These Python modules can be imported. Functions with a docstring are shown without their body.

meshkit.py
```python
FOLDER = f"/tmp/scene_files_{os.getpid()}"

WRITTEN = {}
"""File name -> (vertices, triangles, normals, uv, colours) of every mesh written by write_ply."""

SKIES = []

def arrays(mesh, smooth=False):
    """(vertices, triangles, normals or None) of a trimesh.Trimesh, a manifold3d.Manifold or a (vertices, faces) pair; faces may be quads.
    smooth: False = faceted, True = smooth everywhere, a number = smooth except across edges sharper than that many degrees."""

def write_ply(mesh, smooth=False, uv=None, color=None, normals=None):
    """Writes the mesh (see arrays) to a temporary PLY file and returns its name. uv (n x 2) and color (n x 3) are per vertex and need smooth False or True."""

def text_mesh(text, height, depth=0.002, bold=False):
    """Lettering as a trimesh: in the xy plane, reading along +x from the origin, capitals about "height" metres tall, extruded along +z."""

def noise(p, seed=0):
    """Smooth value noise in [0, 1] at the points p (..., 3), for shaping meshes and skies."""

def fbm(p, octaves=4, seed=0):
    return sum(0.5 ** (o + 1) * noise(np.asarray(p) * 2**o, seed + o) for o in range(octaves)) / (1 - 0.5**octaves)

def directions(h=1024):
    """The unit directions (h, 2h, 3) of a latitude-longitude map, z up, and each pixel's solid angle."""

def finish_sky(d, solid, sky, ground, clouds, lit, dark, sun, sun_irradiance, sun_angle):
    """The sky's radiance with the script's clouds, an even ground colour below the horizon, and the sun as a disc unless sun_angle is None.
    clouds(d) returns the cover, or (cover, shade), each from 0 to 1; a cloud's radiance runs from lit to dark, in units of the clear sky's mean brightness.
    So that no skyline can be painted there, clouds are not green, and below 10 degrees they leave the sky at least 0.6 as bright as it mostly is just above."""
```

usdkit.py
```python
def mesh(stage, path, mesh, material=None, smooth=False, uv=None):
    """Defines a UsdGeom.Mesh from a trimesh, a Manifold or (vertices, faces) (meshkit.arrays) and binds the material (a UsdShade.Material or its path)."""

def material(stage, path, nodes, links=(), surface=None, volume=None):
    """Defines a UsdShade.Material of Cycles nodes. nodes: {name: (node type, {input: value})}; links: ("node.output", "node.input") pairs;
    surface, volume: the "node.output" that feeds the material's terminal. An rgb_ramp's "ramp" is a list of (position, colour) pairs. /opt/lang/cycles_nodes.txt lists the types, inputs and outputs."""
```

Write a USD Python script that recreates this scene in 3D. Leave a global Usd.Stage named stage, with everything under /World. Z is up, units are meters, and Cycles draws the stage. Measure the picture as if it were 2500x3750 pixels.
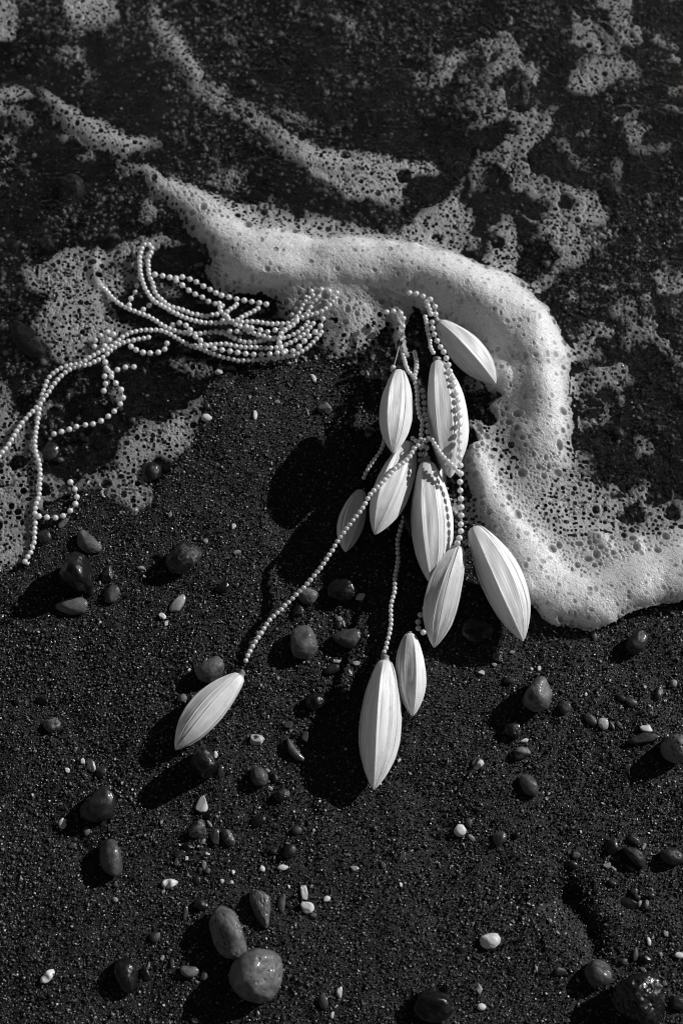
import math, random
import numpy as np, trimesh, usdkit, meshkit
from scipy import ndimage
from pxr import Usd, UsdGeom, UsdLux, UsdShade, Gf, Sdf, Vt

stage = Usd.Stage.CreateInMemory()
UsdGeom.SetStageUpAxis(stage, 'Z'); UsdGeom.SetStageMetersPerUnit(stage, 1.0)
UsdGeom.Xform.Define(stage, '/World'); UsdGeom.Scope.Define(stage, '/World/Looks')

# ------------------------------------------------------------------ camera, sky, sun, exposure
EXPOSURE = 0.05
DIST, TILT, FOCAL, WIDTH = 0.90, math.radians(20), 50.0, 0.42      # metres to the frame's centre, lean back from straight down
SUN_AZ, SUN_EL = math.radians(30), math.radians(26)                 # towards the right and a little up the picture
cam = UsdGeom.Camera.Define(stage, '/World/camera')
EYE = np.array([0, -DIST * math.sin(TILT), DIST * math.cos(TILT)])
cam.AddTranslateOp().Set(Gf.Vec3d(*EYE)); cam.AddRotateXOp().Set(math.degrees(TILT))
cam.CreateFocalLengthAttr(FOCAL); cam.CreateHorizontalApertureAttr(FOCAL * WIDTH / DIST)
cam.CreateFStopAttr(6.7); cam.CreateFocusDistanceAttr(0.865); cam.CreateExposureAttr(EXPOSURE)
cam.CreateClippingRangeAttr(Gf.Vec2f(0.05, 1000))
SUN = np.array([math.cos(SUN_EL) * math.cos(SUN_AZ), math.cos(SUN_EL) * math.sin(SUN_AZ), math.sin(SUN_EL)])
sun = UsdLux.DistantLight.Define(stage, '/World/sun')
sun.CreateIntensityAttr(1.25); sun.CreateAngleAttr(0.5); sun.CreateNormalizeAttr(True); sun.CreateColorAttr(Gf.Vec3f(1, 1, 1))
sun.AddTransformOp().Set(Gf.Matrix4d().SetRotate(Gf.Rotation(Gf.Vec3d(0, 0, 1), Gf.Vec3d(*SUN))))
dome = UsdLux.DomeLight.Define(stage, '/World/sky')
# the photograph is black and white: the physical sky's light without its hue
skym = usdkit.material(stage, '/World/Looks/sky', {
    's': ('sky_texture', dict(sky_type='single_scattering', sun_disc=False, sun_elevation=SUN_EL, sun_rotation=math.atan2(SUN[0], SUN[1]), air_density=.55, aerosol_density=.4)),
    'g': ('rgb_to_bw', {}), 'b': ('background_shader', dict(strength=0.05))}, [('s.color', 'g.color'), ('g.val', 'b.color')], surface='b.background')
UsdShade.MaterialBindingAPI.Apply(dome.GetPrim()).Bind(skym)

W, H = 2500, 3750
_right, _up, _back = np.array([1.0, 0, 0]), np.array([0, math.cos(TILT), math.sin(TILT)]), np.array([0, -math.sin(TILT), math.cos(TILT)])
def P(px, py, z=0.0):
    """The point of the beach, z metres up, that the photograph shows at this pixel."""
    k = WIDTH / DIST / W
    d = _right * ((px - W / 2) * k) + _up * (-(py - H / 2) * k) - _back
    return EYE + d * ((z - EYE[2]) / d[2])
def PX(py=1875, z=0.0):
    """Metres per pixel there."""
    return P(1251, py, z)[0] - P(1250, py, z)[0]
def PP(pts, z=0.0):
    return np.array([P(p[0], p[1], z)[:2] for p in pts])

# ------------------------------------------------------------------ helpers
_names = {}
def numbered(parent, name):
    k = (parent, name); n = _names.get(k, 0); _names[k] = n + 1
    return f'{parent}/{name}' + (f'_{n:03d}' if n else '')
def tag(p, label=None, cat=None, group=None, kind=None):
    for k, v in (('label', label), ('category', cat), ('group', group), ('kind', kind)):
        if v: p.SetCustomDataByKey(k, v)
    return p
def thing(name, label, cat, mat4=None, loc=None, rotz=0.0, group=None):
    x = UsdGeom.Xform.Define(stage, numbered('/World', name))
    if mat4 is not None: x.AddTransformOp().Set(Gf.Matrix4d(*np.asarray(mat4).T.ravel().tolist()))
    if loc is not None:
        x.AddTranslateOp().Set(Gf.Vec3d(*map(float, loc)))
        if rotz: x.AddRotateZOp().Set(rotz)
    return tag(x.GetPrim(), label, cat, group)
def obj(name, mesh, mat, parent='/World', smooth=True):
    if not isinstance(parent, str): parent = str(parent.GetPath())
    return usdkit.mesh(stage, numbered(parent, name), mesh, mat, smooth=smooth).GetPrim()
def primvar(prim, name, values):
    UsdGeom.PrimvarsAPI(prim).CreatePrimvar(name, Sdf.ValueTypeNames.FloatArray, 'vertex').Set(Vt.FloatArray.FromNumpy(np.asarray(values, np.float32)))
def grid_faces(nu, nv, wrap=False):
    i, j = np.meshgrid(np.arange(nu - 1), np.arange(nv if wrap else nv - 1), indexing='ij')
    a, b = i * nv + j, i * nv + (j + 1) % nv
    return np.stack([a, a + nv, b + nv, b], -1).reshape(-1, 4)
def spline(pts, step):
    """Points every `step` along a smooth curve through pts (k-dimensional)."""
    from scipy.interpolate import CubicSpline
    pts = np.asarray(pts, float)
    t = np.concatenate([[0], np.cumsum(np.linalg.norm(np.diff(pts[:, :2], axis=0), axis=1) ** 0.6)])
    f = CubicSpline(t, pts)(np.linspace(0, t[-1], 60 * len(pts)))
    s = np.concatenate([[0], np.cumsum(np.linalg.norm(np.diff(f, axis=0), axis=1))])
    at = np.arange(0, s[-1] + step * 0.3, step)
    return np.stack([np.interp(at, s, f[:, k]) for k in range(f.shape[1])], 1)
def tube(path, r, n=6):
    path = np.asarray(path, float); t = np.gradient(path, axis=0); t /= np.linalg.norm(t, axis=1, keepdims=True) + 1e-12
    a = np.cross(t, [0.13, 0.2, 0.97]); a /= np.linalg.norm(a, axis=1, keepdims=True) + 1e-12; b = np.cross(t, a)
    ph = np.arange(n) / n * 2 * np.pi; r = np.broadcast_to(r, len(path))[:, None, None]
    v = path[:, None] + r * (a[:, None] * np.cos(ph)[None, :, None] + b[:, None] * np.sin(ph)[None, :, None])
    return v.reshape(-1, 3), grid_faces(len(path), n, True)

def mat(name, nodes, links, surface='p.BSDF', volume=None):
    return usdkit.material(stage, f'/World/Looks/{name}', nodes, links, surface=surface, volume=volume)
def g3(v): return (v, v, v)
def stone_mat(name, ramp, scale=180.0, fine=2200.0, rough=0.38, bump=0.25, coat=0.35, kind='noise'):
    n = {'tc': ('texture_coordinate', {}), 'oi': ('object_info', {}), 'ad': ('vector_math', dict(math_type='add')),
         'big': ('noise_texture', dict(scale=scale, detail=5, roughness=0.62)), 'fin': ('noise_texture', dict(scale=fine, detail=3, roughness=0.6)),
         'r': ('rgb_ramp', dict(ramp=[(p, g3(c)) for p, c in ramp])),
         'fr': ('map_range', dict(from_min=0.3, from_max=0.7, to_min=0.75, to_max=1.25)), 'mu': ('mix_color', dict(blend_type='multiply', fac=1.0, use_clamp=False)),
         'b': ('bump', dict(strength=bump, distance=0.0006)),
         'ro': ('map_range', dict(from_min=0.3, from_max=0.7, to_min=max(rough - .16, .1), to_max=rough + .2)),
         'p': ('principled_bsdf', dict(coat_weight=coat, coat_roughness=0.12, coat_ior=1.33, specular_ior_level=.25))}
    l = [('tc.object', 'ad.vector1'), ('oi.random', 'ad.vector2'), ('ad.vector', 'big.vector'), ('ad.vector', 'fin.vector'), ('fin.fac', 'fr.value'), ('r.color', 'mu.a'), ('fr.result', 'mu.b'),
         ('mu.result', 'p.base_color'), ('fin.fac', 'b.height'), ('b.normal', 'p.normal'), ('big.fac', 'ro.value'), ('ro.result', 'p.roughness')]
    if kind == 'wave':
        n['w'] = ('wave_texture', dict(scale=scale * 0.35, distortion=3.5, detail=3, detail_scale=1.5, bands_direction='y')); l += [('ad.vector', 'w.vector'), ('w.fac', 'r.fac')]
    else: l += [('big.fac', 'r.fac')]
    return mat(name, n, l)
M = {
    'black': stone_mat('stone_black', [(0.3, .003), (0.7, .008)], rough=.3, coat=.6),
    'dark': stone_mat('stone_dark', [(0.3, .008), (0.7, .02)]),
    'grey': stone_mat('stone_grey', [(0.3, .022), (0.7, .052)]),
    'mid': stone_mat('stone_mid', [(0.3, .04), (0.7, .12)], bump=.35),
    'pale': stone_mat('stone_pale', [(0.25, .13), (0.7, .27)], rough=.45, coat=.15),
    'white': stone_mat('stone_white', [(0.25, .34), (0.6, .52)], rough=.45, bump=.12, coat=.15),
    'mottled': stone_mat('stone_mottled', [(0.38, .015), (0.5, .04), (0.62, .11)], scale=420),
    'spotted': stone_mat('stone_spotted', [(0.38, .01), (0.45, .3), (0.7, .45)], scale=260),
    'banded': stone_mat('stone_banded', [(0.3, .02), (0.55, .07), (0.8, .13)], kind='wave'),
    'striped': stone_mat('stone_striped', [(0.25, .04), (0.4, .3), (0.8, .42)], kind='wave'),
    'veined': stone_mat('stone_veined', [(0.40, .010), (0.5, .018), (0.53, .07), (0.56, .018), (0.7, .012)], scale=110),
}
def plain(name, v, rough=.35, coat=0.0, **kw):
    return mat(name, {'p': ('principled_bsdf', dict(base_color=g3(v), roughness=rough, coat_weight=coat, coat_roughness=.1, **kw))}, [])
GRAIN = [plain(f'sand_grain_{k}', v, r, c, specular_ior_level=.28) for k, (v, r, c) in enumerate([(.005, .3, .0), (.018, .3, .0), (.05, .35, .0), (.085, .35, 0), (.17, .4, 0), (.46, .45, 0)])]
M['pearl'] = mat('pearl', {'lw': ('layer_weight', dict(blend=.4)), 'r': ('rgb_ramp', dict(ramp=[(0, g3(.56)), (.6, g3(.50)), (1, g3(.62))])), 'tc': ('texture_coordinate', {}),
    'n': ('noise_texture', dict(scale=900, detail=2)), 'b': ('bump', dict(strength=.05, distance=.0003)),
    'p': ('principled_bsdf', dict(roughness=.3, coat_weight=1.0, coat_roughness=.10, coat_ior=1.65, subsurface_weight=.5, subsurface_radius=g3(1), subsurface_scale=.0018))},
    [('lw.facing', 'r.fac'), ('r.color', 'p.base_color'), ('tc.object', 'n.vector'), ('n.fac', 'b.height'), ('b.normal', 'p.normal')])
M['thread'] = plain('thread', .35, .6)
M['wire'] = plain('wire', .08, .4)
M['stem'] = plain('stem', .22, .5)
def petal_mat(name, lo, hi):
    return mat(name, {'tc': ('texture_coordinate', {}), 'mp': ('mapping', dict(scale=(18, 1300, 1300))), 'n': ('noise_texture', dict(scale=1, detail=4, roughness=.55)),
        'mp2': ('mapping', dict(scale=(22, 420, 420))), 'n2': ('noise_texture', dict(scale=1, detail=3)),
        'sp': ('noise_texture', dict(scale=520, detail=1)), 'sr': ('map_range', dict(from_min=.765, from_max=.80, to_min=1, to_max=.35, clamp=True)),
        'r': ('rgb_ramp', dict(ramp=[(.3, g3(lo)), (.7, g3(hi))])), 'mu': ('mix_color', dict(blend_type='multiply', fac=1.0)),
        'b': ('bump', dict(strength=.42, distance=.0005)), 'tr': ('translucent_bsdf', dict(color=g3(.5))),
        'p': ('principled_bsdf', dict(roughness=.42, specular_ior_level=.4, subsurface_weight=.2, subsurface_radius=g3(1), subsurface_scale=.0015))},
        [('tc.object', 'mp.vector'), ('mp.vector', 'n.vector'), ('tc.object', 'mp2.vector'), ('mp2.vector', 'n2.vector'), ('tc.object', 'sp.vector'), ('sp.fac', 'sr.value'),
         ('n2.fac', 'r.fac'), ('r.color', 'mu.a'), ('sr.result', 'mu.b'), ('mu.result', 'p.base_color'), ('n.fac', 'b.height'), ('b.normal', 'p.normal')])
M['petal'] = petal_mat('petal', .58, .74)
M['inner'] = petal_mat('inner_petal', .5, .66)
SCHLICK = {'lw': ('layer_weight', dict(blend=.5)), 'p5': ('math', dict(math_type='power', value2=5.0)), 'ma': ('math', dict(math_type='multiply_add', value2=.95, value3=.025))}
CALM = {**SCHLICK, 'ma': ('math', dict(math_type='multiply_add', value2=.22, value3=.008))}
SCHLICK_L = [('lw.facing', 'p5.value1'), ('p5.value', 'ma.value1'), ('ma.value', 'm.fac')]
M['drop'] = mat('water_drop', {**SCHLICK, 't': ('transparent_bsdf', dict(color=g3(.97))), 'g': ('glossy_bsdf', dict(color=g3(1), roughness=.06)), 'm': ('mix_closure', {})},
    SCHLICK_L + [('t.BSDF', 'm.closure1'), ('g.BSDF', 'm.closure2')], surface='m.closure')

# ------------------------------------------------------------------ the beach
EDGE = [(-900, 2140), (-60, 2110), (60, 2085), (110, 2065), (150, 1975), (175, 1860), (250, 1815), (390, 1815), (480, 1888), (545, 1850), (600, 1760), (690, 1650), (730, 1560), (752, 1450), (800, 1378), (900, 1346),
        (1100, 1330), (1200, 1318), (1300, 1335), (1360, 1400), (1440, 1500), (1520, 1650), (1600, 1800), (1680, 1900), (1760, 1940), (1850, 2040), (1915, 2180), (1945, 2262), (2050, 2306), (2155, 2322), (2215, 2296),
        (2290, 2258), (2360, 2232), (2450, 2224), (2520, 2196), (3400, 2100)]
GX0, GX1, GY0, GY1, GS = -0.34, 0.34, -0.40, 0.48, 0.001
gx, gy = np.arange(GX0, GX1, GS), np.arange(GY0, GY1, GS)
from PIL import Image, ImageDraw
def raster(polys, x0, y0, s, shape, fill=1.0):
    im = Image.new('F', (shape[1], shape[0])); d = ImageDraw.Draw(im)
    for p in polys: d.polygon([((x - x0) / s, (y - y0) / s) for x, y in p], fill=fill)
    return np.asarray(im).copy()
edge_w = PP(EDGE)
sea_poly = list(map(tuple, edge_w)) + [(2, 2), (-2, 2)]
sea = raster([sea_poly], GX0, GY0, GS, (len(gy), len(gx))) > .5
sd = np.where(sea, ndimage.distance_transform_edt(sea), -ndimage.distance_transform_edt(~sea)) * GS
XX, YY = np.meshgrid(gx, gy)
_LAT = np.random.default_rng(12345).random((64, 256, 256), dtype=np.float32)
def _nz1(x, y, seed):
    """Smooth value noise in the plane from a table of random numbers."""
    T = _LAT[seed % 64].ravel(); ix, iy = np.floor(x), np.floor(y); u, v = x - ix, y - iy; u = u * u * (3 - 2 * u); v = v * v * (3 - 2 * v)
    ix, iy = ix.astype(np.int32) & 255, iy.astype(np.int32) & 255; jx, jy = (ix + 1) & 255, ((iy + 1) & 255) << 8; iy = iy << 8
    a, b, c, d = T[iy + ix], T[iy + jx], T[jy + ix], T[jy + jx]
    a = a + u * (b - a); c = c + u * (d - c)
    return a + v * (c - a)
def nz(x, y, scale, seed, oct=3):
    x, y = np.asarray(x, np.float32) * np.float32(scale) + np.float32(300.7), np.asarray(y, np.float32) * np.float32(scale) + np.float32(300.3)
    return sum(.5 ** (o + 1) * _nz1(x * 2 ** o, y * 2 ** o, seed + 7 * o) for o in range(oct)) / (1 - .5 ** oct) - .5
G = nz(XX, YY, 24, 3) * .0055 + nz(XX, YY, 160, 4, 2) * .0012
G -= np.where(sd > 0, np.minimum(sd * .35, .004) + np.clip(sd - .01, 0, None) * .07, 0)
for px, py, r, dep in [(2085, 3270, 52, .010), (2060, 3310, 55, .009), (2130, 3350, 45, .008), (2165, 3420, 42, .009), (2180, 3500, 36, .006), (2000, 3320, 30, .005), (2310, 3310, 40, .005), (1320, 2480, 60, .003), (960, 2560, 60, -.002), (2200, 3750, 70, .006), (300, 3120, 60, .003), (1180, 2950, 60, -.003)]:
    q = P(px, py); d2 = ((XX - q[0]) ** 2 + (YY - q[1]) ** 2) / (r * PX(py)) ** 2
    G -= .6 * dep * np.exp(-d2 ** .9)
def ground(x, y):
    if np.ndim(x) == 0: return ground(np.array([x]), np.array([y]))[0]
    return ndimage.map_coordinates(G, [(np.asarray(y) - GY0) / GS, (np.asarray(x) - GX0) / GS], order=1, mode='nearest')
def shore(x, y):
    return ndimage.map_coordinates(sd, [(np.asarray(y) - GY0) / GS, (np.asarray(x) - GX0) / GS], order=1, mode='nearest')
def tensor(fine_x, fine_y, far=60.0):
    def ext(f):
        o = np.geomspace(.02, far, 22)
        return np.concatenate([f[0] - o[::-1], f, f[-1] + o])
    return np.meshgrid(ext(fine_x), ext(fine_y))
tx, ty = tensor(np.arange(-.335, .335, .0025), np.arange(-.395, .475, .0025))
tz = ground(tx, ty)
sand_m = mat('sand', {'g': ('geometry', {}), 'n': ('noise_texture', dict(scale=900, detail=3, roughness=.7)), 'r': ('rgb_ramp', dict(ramp=[(.35, g3(.003)), (.55, g3(.010)), (.72, g3(.04))])),
    'b': ('bump', dict(strength=.8, distance=.001)), 'p': ('principled_bsdf', dict(roughness=.5, specular_ior_level=.25))},
    [('g.position', 'n.vector'), ('n.fac', 'r.fac'), ('r.color', 'p.base_color'), ('n.fac', 'b.height'), ('b.normal', 'p.normal')])
tag(obj('sand', (np.stack([tx, ty, tz], -1).reshape(-1, 3), grid_faces(*tx.shape)[:, ::-1]), sand_m), 'dark wet volcanic sand of the beach and sea bed', 'sand', kind='structure')

# water: a thin sheet that runs out on the sand
wx, wy = tensor(np.arange(-.30, .30, .003), np.arange(-.08, .47, .003))
WL = -.0006
wz = WL + nz(wx, wy, 22, 11) * .0020 + nz(wx, wy, 75, 12) * .0010
water_m = mat('water', {'g': ('geometry', {}), 'n': ('noise_texture', dict(scale=110, detail=3, roughness=.55, distortion=.6)), 'n2': ('noise_texture', dict(scale=380, detail=2)), 'ad': ('mix_float', dict(fac=.45)),
    'b': ('bump', dict(strength=1.0, distance=.009)), **CALM, 't': ('transparent_bsdf', dict(color=g3(.53))), 'rf': ('refraction_bsdf', dict(color=g3(.53), roughness=.0, IOR=1.33)), 'see': ('mix_closure', dict(fac=.2)), 'gl': ('glossy_bsdf', dict(color=g3(1), roughness=.05)), 'm': ('mix_closure', {})},
    [('g.position', 'n.vector'), ('g.position', 'n2.vector'), ('n.fac', 'ad.a'), ('n2.fac', 'ad.b'), ('ad.result', 'b.height'), ('b.normal', 'lw.normal'), ('b.normal', 'gl.normal'), ('t.BSDF', 'see.closure1'), ('rf.BSDF', 'see.closure2'), ('b.normal', 'rf.normal'), ('see.closure', 'm.closure1'), ('gl.BSDF', 'm.closure2')] + SCHLICK_L, surface='m.closure')
keep = shore(wx, wy) > -.004
wf = grid_faces(*wx.shape)[:, ::-1]; wf = wf[keep.reshape(-1)[wf].all(1)]
wv = np.stack([wx, wy, wz], -1).reshape(-1, 3); used = np.unique(wf); back = np.full(len(wv), -1); back[used] = np.arange(len(used))
tag(obj('water', (wv[used], back[wf]), water_m), 'shallow clear sea water washing over the dark sand', 'water', kind='structure')

# grains of sand: real chips, scattered as one mass
rng = np.random.default_rng(7)
def chip(seed, sub=0):
    r = np.random.default_rng(seed); m = trimesh.creation.icosphere(sub, 1.0); v = m.vertices * r.uniform(.62, 1.1, (len(m.vertices), 1))
    return v * [1, r.uniform(.65, .95), r.uniform(.5, .8)], m.faces
def quats(n, tilt=.5):
    yaw, tx_, ty_ = rng.uniform(0, 2 * np.pi, n), rng.normal(0, tilt, n), rng.normal(0, tilt, n)
    def q(ax, a):
        o = np.zeros((n, 4)); o[:, 0] = np.cos(a / 2); o[:, 1 + ax] = np.sin(a / 2); return o
    def mul(a, b):
        w, x, y, z = a.T; W_, X, Y, Z = b.T
        return np.stack([w * W_ - x * X - y * Y - z * Z, w * X + x * W_ + y * Z - z * Y, w * Y - x * Z + y * W_ + z * X, w * Z + x * Y - y * X + z * W_], 1)
    return mul(mul(q(2, yaw), q(0, tx_)), q(1, ty_))
def scatter(name, pts, size, protos, which, label, cat, tilt=.5):
    pi = UsdGeom.PointInstancer.Define(stage, numbered('/World', name)); root = str(pi.GetPath())
    rel = pi.CreatePrototypesRel()
    for k, (mesh, m, sm) in enumerate(protos):
        usdkit.mesh(stage, f'{root}/{name}_kind_{k:03d}', mesh, m, smooth=sm); rel.AddTarget(f'{root}/{name}_kind_{k:03d}')
    pi.CreatePositionsAttr(Vt.Vec3fArray.FromNumpy(np.asarray(pts, np.float32)))
    pi.CreateScalesAttr(Vt.Vec3fArray.FromNumpy(np.repeat(np.asarray(size, np.float32)[:, None], 3, 1)))
    q = quats(len(pts), tilt)
    pi.CreateOrientationsAttr(Vt.QuathArray([Gf.Quath(float(a), float(b), float(c), float(d)) for a, b, c, d in q]))
    pi.CreateProtoIndicesAttr(Vt.IntArray.FromNumpy(np.asarray(which, np.int32)))
    return tag(pi.GetPrim(), label, cat, kind='stuff')
protos = [(chip(10 * k + j), GRAIN[k], False) for k in range(6) for j in range(3)]
n = 270000
sx, sy = rng.uniform(-.255, .255, n), rng.uniform(-.355, .12, n)
ok = (shore(sx, sy) < .004); sx, sy = sx[ok], sy[ok]
dia = np.exp(rng.normal(math.log(.00053), .36, len(sx))); dia = np.clip(dia, .0003, .0014)
coarse = np.clip(nz(sx, sy, 14, 21, 2) * 2.2 + .35 + np.clip(-sy - .12, 0, .15) * 1.5, 0, 1)      # patches of coarser sand
dia *= .9 + .35 * coarse * rng.random(len(sx))
tone = rng.choice(6, len(sx), p=[.30, .30, .22, .11, .055, .015])
spts = np.stack([sx, sy, ground(sx, sy) + rng.uniform(-.1, .9, len(sx)) * dia], 1)
scatter('sand_grain', spts, dia, protos, tone * 3 + rng.integers(0, 3, len(sx)), 'coarse dark sand grains with a few pale ones covering the beach', 'sand grains')
gn = 1500
qx, qy = rng.uniform(-.25, .25, gn), rng.uniform(-.34, .06, gn)
ok = (shore(qx, qy) < -.002) & (rng.random(gn) < np.clip(.25 + 3 * nz(qx, qy, 14, 21, 2) + np.clip(-qy - .08, 0, .15) * 2.5, .03, 1)); qx, qy = qx[ok], qy[ok]
qd = np.clip(np.exp(rng.normal(math.log(.00085), .35, len(qx))), .0005, .0017)
def shard(seed):
    r = np.random.default_rng(seed); h = trimesh.convex.convex_hull(r.normal(size=(9, 3)) * [1, .75, .45]); v = h.vertices / np.abs(h.vertices[:, 0]).max(); return v, h.faces
sh_m = [plain('grit_grey', .045, .35, .2), plain('grit_light', .14, .4), plain('grit_white', .4, .45)]
scatter('shell_grit', np.stack([qx, qy, ground(qx, qy) + .5 * qd], 1), qd, [(shard(300 + k), sh_m[k % 3], False) for k in range(12)], rng.choice(4, len(qx)) * 3 + rng.choice(3, len(qx), p=[.5, .32, .18]), 'small shell and stone grit strewn over the dark sand', 'shell grit', .3)
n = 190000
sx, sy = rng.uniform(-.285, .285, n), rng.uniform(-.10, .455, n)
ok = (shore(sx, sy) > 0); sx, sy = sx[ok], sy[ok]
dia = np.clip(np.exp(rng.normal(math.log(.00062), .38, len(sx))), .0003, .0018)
caustic = 1.2 * np.maximum(np.clip(1 - np.abs(nz(sx, sy, 170, 31, 2)) / .05, 0, 1), .9 * np.clip(1 - np.abs(nz(sx + .3 * sy, sy, 270, 33, 2)) / .05, 0, 1)) * np.clip(.36 + 5.5 * nz(sx, sy, 17, 34, 3), .03, 1)  # curling caustic light lines, put into the tone of the grains
tone = np.where(rng.random(len(sx)) < np.clip(.004 + caustic * 1.1, .0, .9), rng.choice([3, 4, 5], len(sx), p=[.15, .35, .50]), rng.choice([0, 1, 2], len(sx), p=[.72, .24, .04]))
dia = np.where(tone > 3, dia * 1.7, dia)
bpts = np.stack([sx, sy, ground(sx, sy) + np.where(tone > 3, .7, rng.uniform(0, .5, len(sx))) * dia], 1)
scatter('sea_bed_gravel', bpts, dia, protos, tone * 3 + rng.integers(0, 3, len(sx)), 'fine sea bed gravel under the water, caustic light imitated by pale grains in curls', 'gravel')

# ------------------------------------------------------------------ foam
FX0, FX1, FS = -.262, .262, .00042
FY0, FY1 = P(0, 2350)[1], P(0, -90)[1]
fx, fy = np.arange(FX0, FX1, FS), np.arange(FY0, FY1, FS); FXX, FYY = np.meshgrid(fx, fy); SH = FXX.shape
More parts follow.
